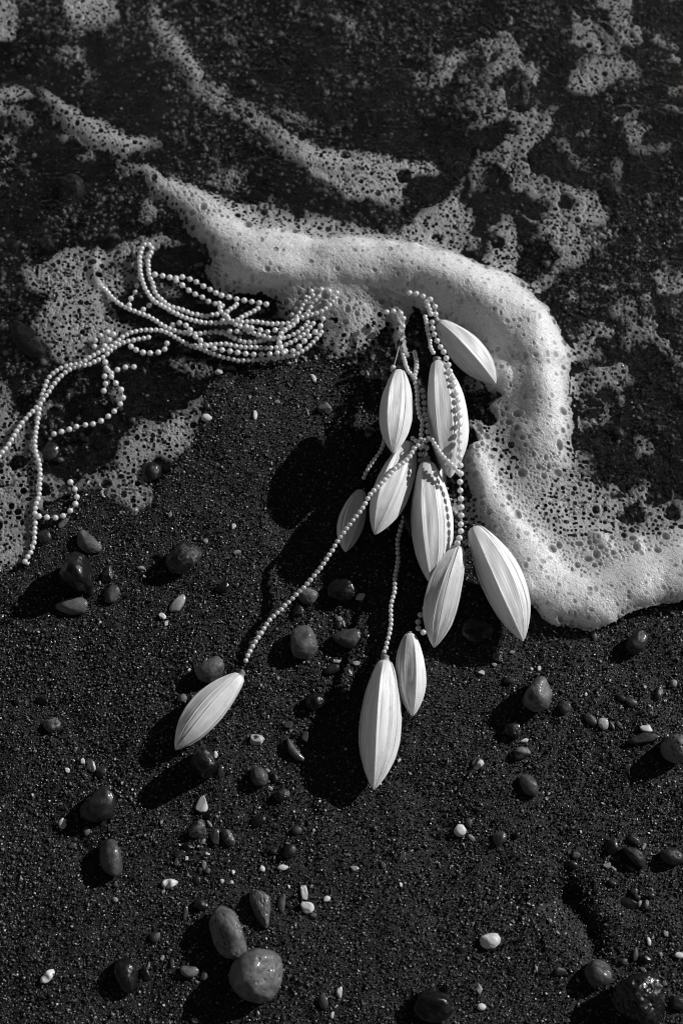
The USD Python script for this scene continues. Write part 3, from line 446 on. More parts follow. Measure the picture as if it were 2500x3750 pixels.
PEB += [
 # left, near the pearls' ends
 (163, 1967, 26, 27, 0, 'dark', 'round', 'small dark wet pebble right beside the lower end of the long pearl string'),
 (322, 1985, 58, 32, 42, 'mid', 'bean', 'pale grey crescent stone above the big black rock at the left', dict(hr=.7)),
 (285, 2100, 76, 66, 60, 'black', 'round', 'big black wet rock at the left, grey stones lying around it', dict(hr=1.15, sink=.25)),
 (268, 2217, 64, 37, 8, 'mid', 'round', 'speckled light grey flat stone just below the big black rock', dict(hr=.6)),
 (392, 2105, 22, 36, 0, 'dark', 'angular', 'dark three-cornered pebble right of the big black rock'),
 (407, 2177, 38, 31, -60, 'grey', 'smooth', 'smooth grey egg pebble with a bright glint, lower right of the black rock'),
 (335, 2170, 18, 14, -20, 'dark', 'round', 'little dark stone tucked between the black rock and the light flat stone'),
 (366, 2134, 6, 10, 0, 'pale', 'round', 'tiny upright pale chip between the black rock and the egg pebble'),
 (516, 2082, 15, 10, 5, 'pale', 'round', 'small pale oval chip alone on the sand, halfway to the veined dark stone'),
 (678, 2048, 70, 58, -30, 'veined', 'round', 'big dark pebble with faint pale veins, above the hook-shaped shell', dict(hr=.8)),
 (592, 2038, 20, 15, 20, 'dark', 'angular', 'small dark pebble at the left side of the veined dark stone'),
 (751, 1982, 13, 11, 0, 'pale', 'angular', 'small pale chip above the right edge of the veined dark stone'),
 (652, 2212, 40, 21, -55, 'pale', 'smooth', 'pale curved elongated stone above two white chips'),
 (592, 2259, 17, 14, 20, 'white', 'angular', 'white squarish chip left below the pale curved stone'),
 (609, 2283, 13, 8, -50, 'white', 'angular', 'narrow white chip touching the white squarish chip'),
 (868, 2021, 16, 9, -12, 'pale', 'flat', 'pale flat teardrop chip between the veined stone and the great shadow'),
 (815, 2150, 27, 21, -30, 'black', 'round', 'black pebble half sunk in the sand right below the hook-shaped shell', dict(hr=.5)),
 (853, 1929, 12, 12, 0, 'white', 'angular', 'crumbly white bit on the open sand above the pale teardrop chip'),
 (624, 1884, 9, 13, 0, 'pale', 'angular', 'pale upright chip by the right end of the lower foam lobe'),
 (667, 2557, 18, 17, 0, 'mid', 'round', 'small round grey pebble in the shade left of the lone bud'),
 (776, 2452, 62, 46, -18, 'mid', 'smooth', 'large grey egg stone touching the lone lily bud', dict(hr=.85)),
 (191, 2657, 32, 30, -30, 'mottled', 'round', 'round mottled pebble alone on the sand at the far left'),
 (155, 2566, 24, 17, 10, 'black', 'smooth', 'glossy black pebble above the round mottled one at the far left'),
 (64, 2571, 15, 12, 0, 'dark', 'round', 'small dull dark pebble nearest the left edge, beside the glossy black one'),
 # between bud strings
 (1126, 2182, 40, 33, 10, 'mid', 'round', 'light grey blunt stone under the slanting pearl string', dict(hr=.75)),
 (1088, 2241, 26, 29, 30, 'dark', 'angular', 'dark wet stone below the light blunt stone'),
 (1250, 2160, 64, 46, 4, 'black', 'smooth', 'big flat black shiny pebble next to a white chunk', dict(hr=.75)),
 (1320, 2189, 20, 17, -20, 'white', 'angular', 'white chunk against the right side of the flat black pebble'),
 (1112, 2352, 62, 54, 70, 'mid', 'round', 'large three-cornered grey stone between the two lower pearl strings', dict(hr=.85)),
 (1277, 2337, 60, 37, -14, 'grey', 'bean', 'dark grey bean-shaped stone right of the three-cornered one', dict(hr=.75)),
 (1243, 2268, 14, 11, 10, 'pale', 'round', 'small pale round bit above the bean-shaped stone'),
 (1238, 2291, 13, 18, 20, 'dark', 'round', 'little dark pebble squeezed under the pale round bit'),
 (1258, 2284, 7, 17, -20, 'pale', 'sliver', 'thin pale sliver leaning on the top of the bean-shaped stone'),
 (1216, 2450, 33, 19, -22, 'dark', 'smooth', 'dark long pebble below the bean-shaped stone, a pale bar on its top edge'),
 (1230, 2421, 18, 8, 3, 'pale', 'angular', 'pale bar-shaped chip above the dark long pebble'),
 (1305, 2430, 19, 10, 14, 'pale', 'angular', 'pale tapered chip left of the string that leads to the lowest bud'),
 (1281, 2466, 9, 16, -12, 'pale', 'angular', 'pale upright chip below the pale tapered chip'),
 (1155, 2570, 38, 36, 0, 'black', 'smooth', 'round black shiny pebble midway between the lone bud and the lowest bud', dict(hr=.8)),
 (1057, 2656, 20, 14, -30, 'grey', 'angular', 'grey angular chip below left of the round black pebble'),
 (937, 2713, 29, 24, 10, 'spotted', 'angular', 'white stone with a black blotch, right of the tip of the lone bud'),
 (1077, 2748, 54, 18, 52, 'mid', 'bean', 'bone-shaped grey stone slanting beside the shadow of the lowest bud', dict(hr=.9)),
 (1119, 2702, 15, 23, 10, 'grey', 'angular', 'small grey angular stone above right of the bone-shaped one'),
 # lower left
 (748, 2796, 62, 46, 62, 'black', 'smooth', 'tall black glossy pebble below the tip of the lone bud, throwing a long shadow', dict(hr=1.5, sink=.2)),
 (789, 2765, 10, 14, 10, 'white', 'angular', 'white chip on the upper right shoulder of the tall black pebble'),
 (806, 2823, 14, 24, 0, 'dark', 'round', 'dark pebble hiding behind the right side of the tall black one'),
 (950, 2850, 44, 33, 65, 'grey', 'smooth', 'oval dark grey speckled pebble, a small black one at its right', dict(hr=.8)),
 (1007, 2850, 12, 21, 0, 'black', 'smooth', 'small black glossy pebble at the right of the oval speckled one'),
 (987, 2888, 12, 9, 20, 'pale', 'round', 'pale bead-like chip at the lower right of the oval speckled pebble'),
 (981, 2824, 11, 8, 30, 'pale', 'round', 'pale chip at the upper right of the oval speckled pebble'),
 (1032, 2912, 30, 26, -40, 'dark', 'rough', 'knobbly dark stone just left of the shadow of the lowest bud'),
 (742, 2950, 35, 23, -68, 'white', 'flat', 'flat white stone with two dark specks, below the tall black pebble'),
 (764, 2988, 13, 12, 0, 'black', 'smooth', 'tiny black bead pebble under the flat white stone with specks'),
 (724, 3040, 40, 33, -70, 'mottled', 'round', 'roundish mottled grey pebble below the flat white stone', dict(hr=.75)),
 (766, 3017, 17, 6, 52, 'pale', 'sliver', 'pale splinter at the upper right of the roundish mottled pebble'),
 (784, 3066, 19, 28, 0, 'grey', 'angular', 'grey wet stone at the right of the roundish mottled pebble'),
 (836, 3066, 36, 22, 62, 'mottled', 'rough', 'mottled half buried stone, third to the right under the flat white stone'),
 (744, 3082, 13, 7, -40, 'pale', 'sliver', 'pale sliver under the roundish mottled pebble'),
 (688, 3102, 20, 17, 0, 'black', 'smooth', 'dull black round pebble at the lower left of the roundish mottled one'),
 (657, 3127, 25, 13, -12, 'banded', 'flat', 'grey banded flat chip under the dull black round pebble'),
 (646, 3160, 10, 18, 0, 'grey', 'angular', 'upright grey chip under the grey banded flat chip'),
 (684, 3145, 8, 10, 20, 'white', 'angular', 'tiny white chip right of the upright grey chip'),
 (760, 3127, 9, 7, 0, 'white', 'angular', 'tiny white block below the pale sliver of the mottled pebble'),
 (947, 3008, 29, 22, -20, 'black', 'round', 'black pebble half sunk, alone in the middle of the lower sand', dict(hr=.5)),
 (1086, 3042, 19, 17, 0, 'grey', 'round', 'small round dark grey pebble right of the half sunk black one'),
 (1059, 3118, 28, 25, -50, 'dark', 'round', 'dark round pebble below the small round grey one'),
 (1001, 3120, 14, 11, 30, 'dark', 'round', 'small dark pebble left of the dark round one'),
 (1034, 3178, 22, 12, -10, 'white', 'smooth', 'shiny white oblong shell bit below the dark round pebble'),
 (958, 3183, 13, 13, 0, 'white', 'angular', 'small white cube-like chip left of the shiny oblong shell bit'),
 (746, 3167, 20, 10, 75, 'banded', 'smooth', 'narrow striped pebble standing over two little grey ones'),
 (760, 3190, 12, 11, 0, 'mid', 'round', 'little light grey round pebble under the narrow striped one'),
 (734, 3187, 9, 11, 0, 'grey', 'round', 'little dark grey pebble left of the little light grey one'),
 (621, 3238, 32, 18, -3, 'white', 'shell', 'wavy white shell piece lying by itself at the lower left'),
 (598, 3266, 10, 7, -50, 'pale', 'sliver', 'striped pale bit under the left end of the wavy shell piece'),
 (722, 3224, 14, 21, -10, 'dark', 'smooth', 'dark upright oval pebble right of the wavy shell piece'),
 (813, 3229, 10, 9, 15, 'white', 'angular', 'small white chip, left one of a pair above the pitted stones'),
 (849, 3233, 9, 8, 0, 'white', 'angular', 'small white chip, right one of a pair above the pitted stones'),
 (853, 3196, 8, 9, 0, 'white', 'round', 'tiny white pellet above the pair of small white chips'),
 (958, 3319, 82, 40, 78, 'mid', 'rough', 'rough crumbly grey stone full of holes, standing above the biggest stone', dict(hr=.7)),
 (1032, 3312, 38, 15, 95, 'grey', 'bean', 'grey kidney-shaped pebble right of the rough crumbly stone'),
 (1061, 3317, 13, 10, 0, 'dark', 'angular', 'little dark flat bit touching the kidney-shaped pebble'),
 (1115, 3270, 28, 15, 82, 'white', 'angular', 'white teardrop-shaped shell piece above the white three-cornered one'),
 (1121, 3322, 30, 24, 15, 'white', 'angular', 'white three-cornered shell piece with glints'),
 (1148, 3355, 14, 12, 0, 'mid', 'angular', 'grey bit below the right corner of the white three-cornered piece'),
 (1195, 3294, 16, 11, -18, 'white', 'smooth', 'white bean-sized shell bit further right of the teardrop piece'),
 (1211, 3268, 6, 20, 5, 'dark', 'sliver', 'thin dark sliver standing over the white bean-sized bit'),
 (740, 3312, 29, 21, 12, 'dark', 'smooth', 'dark smooth pebble above the upper left of the big pitted stone', dict(hr=.8)),
 (679, 3341, 10, 28, 5, 'grey', 'sliver', 'curved grey sliver at the left of the dark smooth pebble'),
 (838, 3421, 104, 64, 62, 'mid', 'pitted', 'big grey pitted stone leaning against the biggest stone', dict(hr=.85)),
 (945, 3576, 104, 96, -35, 'mid', 'pitted', 'biggest stone of all, rounded light grey with tiny pits, at the bottom', dict(hr=.9)),
 (693, 3560, 35, 24, 6, 'mid', 'bean', 'light grey bean pebble left of the biggest stone', dict(hr=.8)),
 (746, 3574, 14, 24, 12, 'grey', 'smooth', 'upright grey oval pebble between the bean pebble and the biggest stone'),
 (630, 3528, 9, 21, 0, 'grey', 'smooth', 'narrow grey upright pebble above left of the bean pebble'),
 (592, 3511, 8, 14, 25, 'pale', 'angular', 'pale split chip left of the narrow upright pebble'),
 (566, 3432, 22, 25, 0, 'dark', 'round', 'dark pebble half sunk left of the big pitted stone', dict(hr=.5)),
 (904, 3401, 7, 12, 0, 'grey', 'round', 'tiny grey pebble at the right edge of the big pitted stone'),
 (1186, 3668, 20, 28, -15, 'grey', 'smooth', 'grey oval pebble right of the biggest stone, near the bottom'),
 (1217, 3719, 7, 13, 10, 'white', 'smooth', 'tiny white grain-shaped shell bit below the grey oval pebble'),
 (1244, 3634, 14, 22, 15, 'white', 'angular', 'white pointed shell piece near the bottom centre'),
 (715, 3738, 15, 12, 50, 'pale', 'angular', 'pale chip cut by the bottom edge, below the bean pebble'),
 (363, 2944, 80, 54, -48, 'dark', 'bean', 'big dark kidney-shaped stone at the left, white round pebble beside it', dict(hr=.85)),
 (409, 3146, 72, 43, 82, 'grey', 'smooth', 'tall dark grey egg-shaped stone below the kidney-shaped stone', dict(hr=.95)),
 (231, 3017, 16, 20, 0, 'white', 'smooth', 'bright white round pebble left of the big kidney-shaped stone'),
 (334, 2803, 29, 14, 72, 'striped', 'smooth', 'white pebble with grey veins, above the big kidney-shaped stone'),
 (301, 2789, 10, 14, -20, 'white', 'angular', 'small white chip just left of the white veined pebble'),
 (247, 2823, 13, 10, 20, 'white', 'angular', 'white chip furthest left of the three around the veined pebble'),
 (373, 2828, 20, 22, 0, 'dark', 'round', 'dark pebble at the right of the white veined pebble'),
 (317, 3044, 14, 18, 0, 'mid', 'round', 'grey knob-like pebble below the big kidney-shaped stone'),
 (413, 2995, 17, 9, -38, 'dark', 'sliver', 'flat dark pebble at the lower right foot of the kidney-shaped stone'),
 (263, 3097, 17, 13, 0, 'mottled', 'rough', 'small mottled stone left above the shadow of the egg-shaped stone'),
 (422, 3296, 12, 10, 20, 'pale', 'rough', 'pale crumb below the tall egg-shaped stone'),
 (423, 3243, 11, 10, 0, 'grey', 'round', 'little grey pebble just under the tall egg-shaped stone'),
 (462, 3572, 66, 44, 62, 'black', 'smooth', 'black glossy long pebble at the lower left, a narrow black one beside it', dict(hr=.9)),
 (535, 3570, 30, 16, 75, 'black', 'smooth', 'narrow black pebble right of the black glossy long one'),
 (545, 3537, 14, 5, 100, 'pale', 'sliver', 'pale splinter at the top of the narrow black pebble'),
 (175, 3577, 31, 17, -46, 'white', 'shell', 'white shell fragment on the sand at the lower far left'),
 # right
 (1972, 2542, 70, 62, -30, 'mid', 'round', 'largest stone at the right, grey and blunt with a wet glint', dict(hr=.95)),
 (2063, 2587, 27, 28, 0, 'grey', 'flat', 'flat grey round pebble touching the largest stone at the right'),
 (2057, 2532, 10, 9, 0, 'mid', 'angular', 'small grey chip above the flat grey round pebble'),
 (2327, 2355, 56, 36, -48, 'dark', 'smooth', 'dark shiny stone below the foam edge at the right', dict(hr=.9)),
 (2412, 2536, 28, 16, -72, 'grey', 'smooth', 'upright oval pebble toward the right edge, below the dark shiny stone'),
 (2467, 2505, 13, 16, 0, 'pale', 'round', 'pale round pebble right of the upright oval one'),
 (2309, 2574, 25, 18, 32, 'grey', 'smooth', 'smooth grey pebble with a dark one tucked behind its upper left'),
 (2271, 2556, 20, 12, 10, 'dark', 'smooth', 'dark pebble behind the upper left of the smooth grey one'),
 (2162, 2636, 28, 16, 42, 'grey', 'smooth', 'slanting grey pebble left of the black and white mottled one'),
 (2208, 2650, 21, 25, 0, 'spotted', 'round', 'black and white mottled pebble in a row of four'),
 (2240, 2657, 19, 8, 72, 'grey', 'sliver', 'narrow grey pebble close right of the black and white mottled one'),
 (2266, 2655, 20, 8, 52, 'grey', 'sliver', 'narrow slanting grey pebble at the right end of the row of four'),
 (2272, 2592, 14, 5, -55, 'pale', 'sliver', 'pale curled shell bit below the dark pebble of the pair'),
 (2365, 2666, 24, 16, 5, 'white', 'angular', 'white angular stone above the dark flat one at the right edge'),
 (2353, 2706, 64, 22, -5, 'dark', 'flat', 'long dark flat stone left of the big stone cut by the right edge'),
 (2474, 2737, 58, 60, 0, 'mid', 'pitted', 'big grey stone with cracks, cut by the right edge', dict(hr=1.05)),
 (1865, 2494, 22, 15, 5, 'dark', 'smooth', 'dark low pebble at the upper left of the largest stone at the right'),
 (1876, 2675, 35, 33, 0, 'black', 'rough', 'rough black stone below the shadow of the largest stone at the right'),
 (1919, 2713, 17, 8, -12, 'white', 'smooth', 'white oblong chip between the rough black stone and the banded pebble'),
 (1911, 2760, 31, 26, 5, 'banded', 'round', 'round banded pebble above the smooth tilted oval one'),
 (1752, 2795, 27, 25, -40, 'striped', 'angular', 'white chip with dark stripes right of the lowest bud'),
 (1935, 2875, 49, 31, 62, 'grey', 'smooth', 'smooth tilted grey oval pebble alone right of the lowest bud', dict(hr=.7)),
 (1461, 2785, 7, 10, 0, 'white', 'angular', 'tiny white block close to the right side of the lowest bud'),
 (1684, 3043, 22, 26, 25, 'white', 'smooth', 'white heart-shaped pebble with a grey pebble and a pale bar beside it'),
 (1716, 3013, 12, 18, -10, 'grey', 'smooth', 'grey pebble at the upper right of the white heart-shaped one'),
 (1727, 3071, 18, 9, 38, 'pale', 'angular', 'pale bar-like chip at the lower right of the heart-shaped pebble'),
 (1830, 3071, 27, 27, 0, 'grey', 'smooth', 'round grey pebble right of the heart-shaped one'),
 (1892, 3059, 14, 13, 0, 'black', 'round', 'small black pebble right of the round grey pebble'),
 (1792, 3445, 40, 30, -10, 'white', 'smooth', 'brightest white smooth pebble, alone on the lower right sand', dict(hr=.7)),
 (2195, 3567, 56, 50, 15, 'grey', 'smooth', 'grey stone with sand stuck to its top, left of the biggest black rock', dict(hr=.75)),
 (1760, 3688, 19, 13, 10, 'white', 'smooth', 'white bead-like pebble near the bottom edge'),
 (1752, 3626, 14, 20, 15, 'pale', 'angular', 'pale leaf-shaped chip above the white bead-like pebble'),
 (1585, 3682, 78, 62, 0, 'black', 'round', 'black wet stone at the bottom middle, a small black pebble above it', dict(hr=.7)),
 (1633, 3617, 11, 21, 5, 'black', 'smooth', 'small black upright pebble at the top of the bottom middle black stone'),
 (2335, 3655, 98, 96, 0, 'black', 'rough', 'biggest black rock, wet and sparkling, in the lower right corner', dict(hr=.8)),
 (2322, 3135, 54, 28, 38, 'dark', 'smooth', 'long smooth dark pebble slanting, a smaller one above it, at the right', dict(hr=.85)),
 (2457, 3138, 45, 34, 14, 'dark', 'smooth', 'broad smooth dark oval stone close to the right edge', dict(hr=.8)),
 (2318, 3075, 31, 17, 40, 'dark', 'smooth', 'smaller slanting dark pebble above the long smooth one'),
 (2242, 3104, 26, 30, 0, 'black', 'round', 'black half sunk pebble left of the long smooth slanting one', dict(hr=.5)),
 (2354, 3100, 9, 15, 30, 'pale', 'angular', 'pale chip between the two slanting pebbles and the broad oval one'),
 (2222, 3170, 16, 12, 10, 'pale', 'angular', 'pale angular chip below the black half sunk pebble'),
 (2246, 3183, 15, 6, 45, 'pale', 'sliver', 'pale thin bit behind the pale angular chip'),
 (2310, 3180, 17, 7, 36, 'mid', 'sliver', 'light grey sliver lying under the long smooth slanting pebble'),
 (2341, 3193, 9, 14, 0, 'dark', 'angular', 'small dark chip right of the light grey sliver'),
 (2240, 3234, 17, 13, 20, 'dark', 'round', 'dark little pebble with a pale shell edge below the pale angular chip'),
 (2222, 3223, 7, 8, 0, 'mid', 'round', 'tiny light pebble at the left of the dark little one'),
 (2322, 3266, 15, 14, 0, 'mottled', 'round', 'mottled light pebble, uppermost of the cluster around the dark hollow'),
 (2332, 3285, 15, 11, 50, 'dark', 'smooth', 'dark pebble under the mottled light one in the cluster'),
 (2305, 3310, 42, 26, 10, 'black', 'round', 'black stone sunk in the dark hollow of the cluster', dict(hr=.4)),
 (2366, 3314, 10, 18, 5, 'mid', 'smooth', 'upright grey pebble, right one of a pair in the cluster'),
 (2341, 3311, 8, 13, 15, 'pale', 'smooth', 'pale pebble, left one of a pair in the cluster'),
 (2382, 3281, 17, 12, 10, 'dark', 'smooth', 'dark oval pebble above the upright pair of the cluster'),
 (2387, 3261, 6, 6, 0, 'pale', 'round', 'tiny round pale pebble above the dark oval one of the cluster'),
 (2110, 3134, 16, 14, 20, 'mid', 'angular', 'grey cup-shaped chip above the dark hollow in the sand'),
 (2096, 3168, 21, 15, 30, 'black', 'smooth', 'black pebble at the upper rim of the dark hollow in the sand'),
 (2374, 3450, 9, 16, -5, 'white', 'smooth', 'white peg-like coral bit at the right'),
 (2389, 3434, 6, 9, 30, 'pale', 'angular', 'pale bit at the upper right of the white peg-like one'),
 (2438, 3420, 11, 12, 0, 'pale', 'angular', 'pale three-cornered chip upper right of the white peg-like bit'),
 (2487, 3501, 20, 13, 15, 'white', 'smooth', 'white pebble cut by the right edge'),
 (2418, 3497, 8, 9, 0, 'pale', 'smooth', 'small pale round chip left of the white pebble at the right edge'),
 (2326, 3496, 10, 26, 12, 'mid', 'sliver', 'upright grey flake above the biggest black rock'),
 (2362, 3512, 24, 17, 15, 'black', 'round', 'black shiny pebble right of the upright grey flake'),
 (2282, 3522, 14, 13, 0, 'grey', 'round', 'small round grey pebble left of the upright grey flake'),
 (2355, 3553, 16, 8, 25, 'mid', 'angular', 'grey flake lying on the top rim of the biggest black rock'),
 (2430, 3602, 12, 10, 0, 'mid', 'angular', 'grey chip at the upper right of the biggest black rock'),
 (2482, 3674, 36, 26, 8, 'dark', 'smooth', 'dark grey stone cut by the right edge near the bottom corner'),
 (2054, 3558, 27, 15, 2, 'banded', 'angular', 'striped shell fragment left of the grey stone with sand on it'),
 (1963, 3546, 6, 14, -8, 'pale', 'sliver', 'thin pale upright chip left of the striped shell fragment'),
 (1468, 3140, 26, 12, -55, 'grey', 'flat', 'grey curved flake on the sand below the lowest bud'),
 (1298, 3181, 18, 11, -10, 'pale', 'angular', 'pale wedge-shaped chip left of the grey curved flake'),
 (1402, 3170, 9, 15, -20, 'mid', 'angular', 'small upright grey chip between the pale wedge and the curved flake'),
 (1466, 3242, 7, 10, 0, 'white', 'angular', 'tiny white chip below the grey curved flake'),
 (1688, 3478, 14, 14, 10, 'dark', 'flat', 'dark square flake left below the brightest white pebble'),
 (1617, 3401, 16, 11, 0, 'dark', 'flat', 'dark flat flake above left of the brightest white pebble'),
 # under the foam front
 (1822, 2405, 20, 17, 15, 'mid', 'shell', 'grooved fan-shaped shell piece below the broad pale bud'),
 (1874, 2388, 12, 8, 5, 'pale', 'angular', 'pale chip right of the fan-shaped shell piece'),
 (1810, 2437, 12, 9, 10, 'pale', 'angular', 'pale chip under the fan-shaped shell piece'),
 (1764, 2464, 14, 9, 5, 'white', 'angular', 'white wedge chip lower left of the fan-shaped shell piece'),
 (1974, 2449, 8, 11, 0, 'white', 'round', 'small white drop-shaped bit above the largest stone at the right'),
 (1946, 2450, 6, 7, 0, 'white', 'round', 'tiny white bit left of the small white drop-shaped one'),
 (2175, 2327, 12, 16, 0, 'mid', 'round', 'grey pebble touching the lower edge of the foam'),
 (2193, 2530, 13, 11, 0, 'dark', 'flat', 'dark square flake in the open sand right of the largest stone'),
 (2144, 2543, 6, 11, 12, 'white', 'smooth', 'tiny white upright bit left of the dark square flake'),
 (2358, 2516, 8, 7, 0, 'white', 'angular', 'tiny white cube left of the upright oval pebble'),
 (2195, 2813, 8, 7, 0, 'pale', 'round', 'tiny pale bead alone on the sand right of the tilted oval pebble'),
 (1742, 2312, 62, 46, 20, 'black', 'smooth', 'black shiny rock in the shade between the two right-hand bud tips', dict(hr=.6)),
 (1353, 1584, 22, 24, 10, 'banded', 'flat', 'striped pebble in the great shadow left of the buds'),
 (1261, 1513, 9, 9, 0, 'grey', 'angular', 'tiny grey chip in the great shadow above the striped pebble'),
 (1535, 1770, 105, 330, -8, 'black', 'round', 'black wet rock in the dark under the bunch of buds', dict(hr=.75)),  # added prop for the raised buds, its black standing in for the shade
 # upper sand
 (1148, 1384, 19, 9, 68, 'white', 'smooth', 'white peg-shaped chip on the dark sand under the pearl loops'),
 (757, 1530, 20, 15, 5, 'white', 'smooth', 'white rounded chip next to the foam, left end of the upper sand'),
 (933, 1521, 20, 10, 85, 'white', 'smooth', 'white drop-shaped chip in the middle of the upper sand'),
 (1186, 1493, 31, 24, 15, 'mid', 'angular', 'grey three-cornered stone at the edge of the great shadow'),
 (1124, 1508, 6, 20, -15, 'mid', 'sliver', 'grey sliver left of the three-cornered stone by the great shadow'),
 (1016, 1473, 14, 10, -20, 'pale', 'angular', 'half-lit pale chip between the drop-shaped chip and the grey sliver'),
 (917, 1453, 9, 7, 0, 'pale', 'angular', 'small pale chip above the white drop-shaped one'),
 (757, 1488, 12, 15, 0, 'dark', 'round', 'dark pebble above the white rounded chip next to the foam'),
 (233, 1916, 26, 11, -40, 'mid', 'flat', 'grooved grey shell piece under the curved end of the spaced pearls'),
 (165, 1877, 16, 8, 5, 'grey', 'flat', 'dim grey flake inside the curved end of the spaced pearls'),
 # under water
 (96, 1240, 100, 46, 44, 'grey', 'smooth', 'long grey stone under the water at the left, beside the foam sheet', dict(hr=.9)),
 (259, 688, 54, 58, 0, 'mottled', 'round', 'large round mottled stone seen through the water at the upper left', dict(hr=.8)),
 (167, 886, 37, 38, 0, 'mottled', 'round', 'round dim stone under the water above the foam sheet'),
 (411, 874, 33, 24, -10, 'banded', 'round', 'light pebble poking out at the upper rim of the foam sheet', dict(hr=.9)),
 (10, 446, 20, 46, 0, 'grey', 'smooth', 'upright grey stone under the water at the upper left edge'),
 (40, 905, 40, 30, 10, 'dark', 'round', 'dark stone under the water at the left edge'),
 (403, 1567, 18, 17, 0, 'mottled', 'round', 'small round mottled pebble under the curve of the spaced pearls'),
 (180, 1655, 42, 45, 0, 'dark', 'round', 'dim dark stone under water between two pearl strings at the left'),
 (311, 1607, 27, 14, 20, 'grey', 'flat', 'dim flat pebble right of the dim dark stone under water'),
 (552, 1728, 42, 44, 0, 'black', 'round', 'wet black pebble poking out of the lower foam lobe, glinting', dict(hr=.8)),
 (2235, 702, 38, 40, 0, 'mottled', 'round', 'round mottled stone seen through the water at the upper right'),
 (2262, 1585, 30, 22, 30, 'grey', 'smooth', 'dim oval pebble under the water right of the foam roll'),
 (2195, 118, 50, 42, 20, 'dark', 'round', 'dark round stone under the water near the top right'),
]

for row in PEB: pebble(*row[:8], **(row[8] if len(row) > 8 else {}))

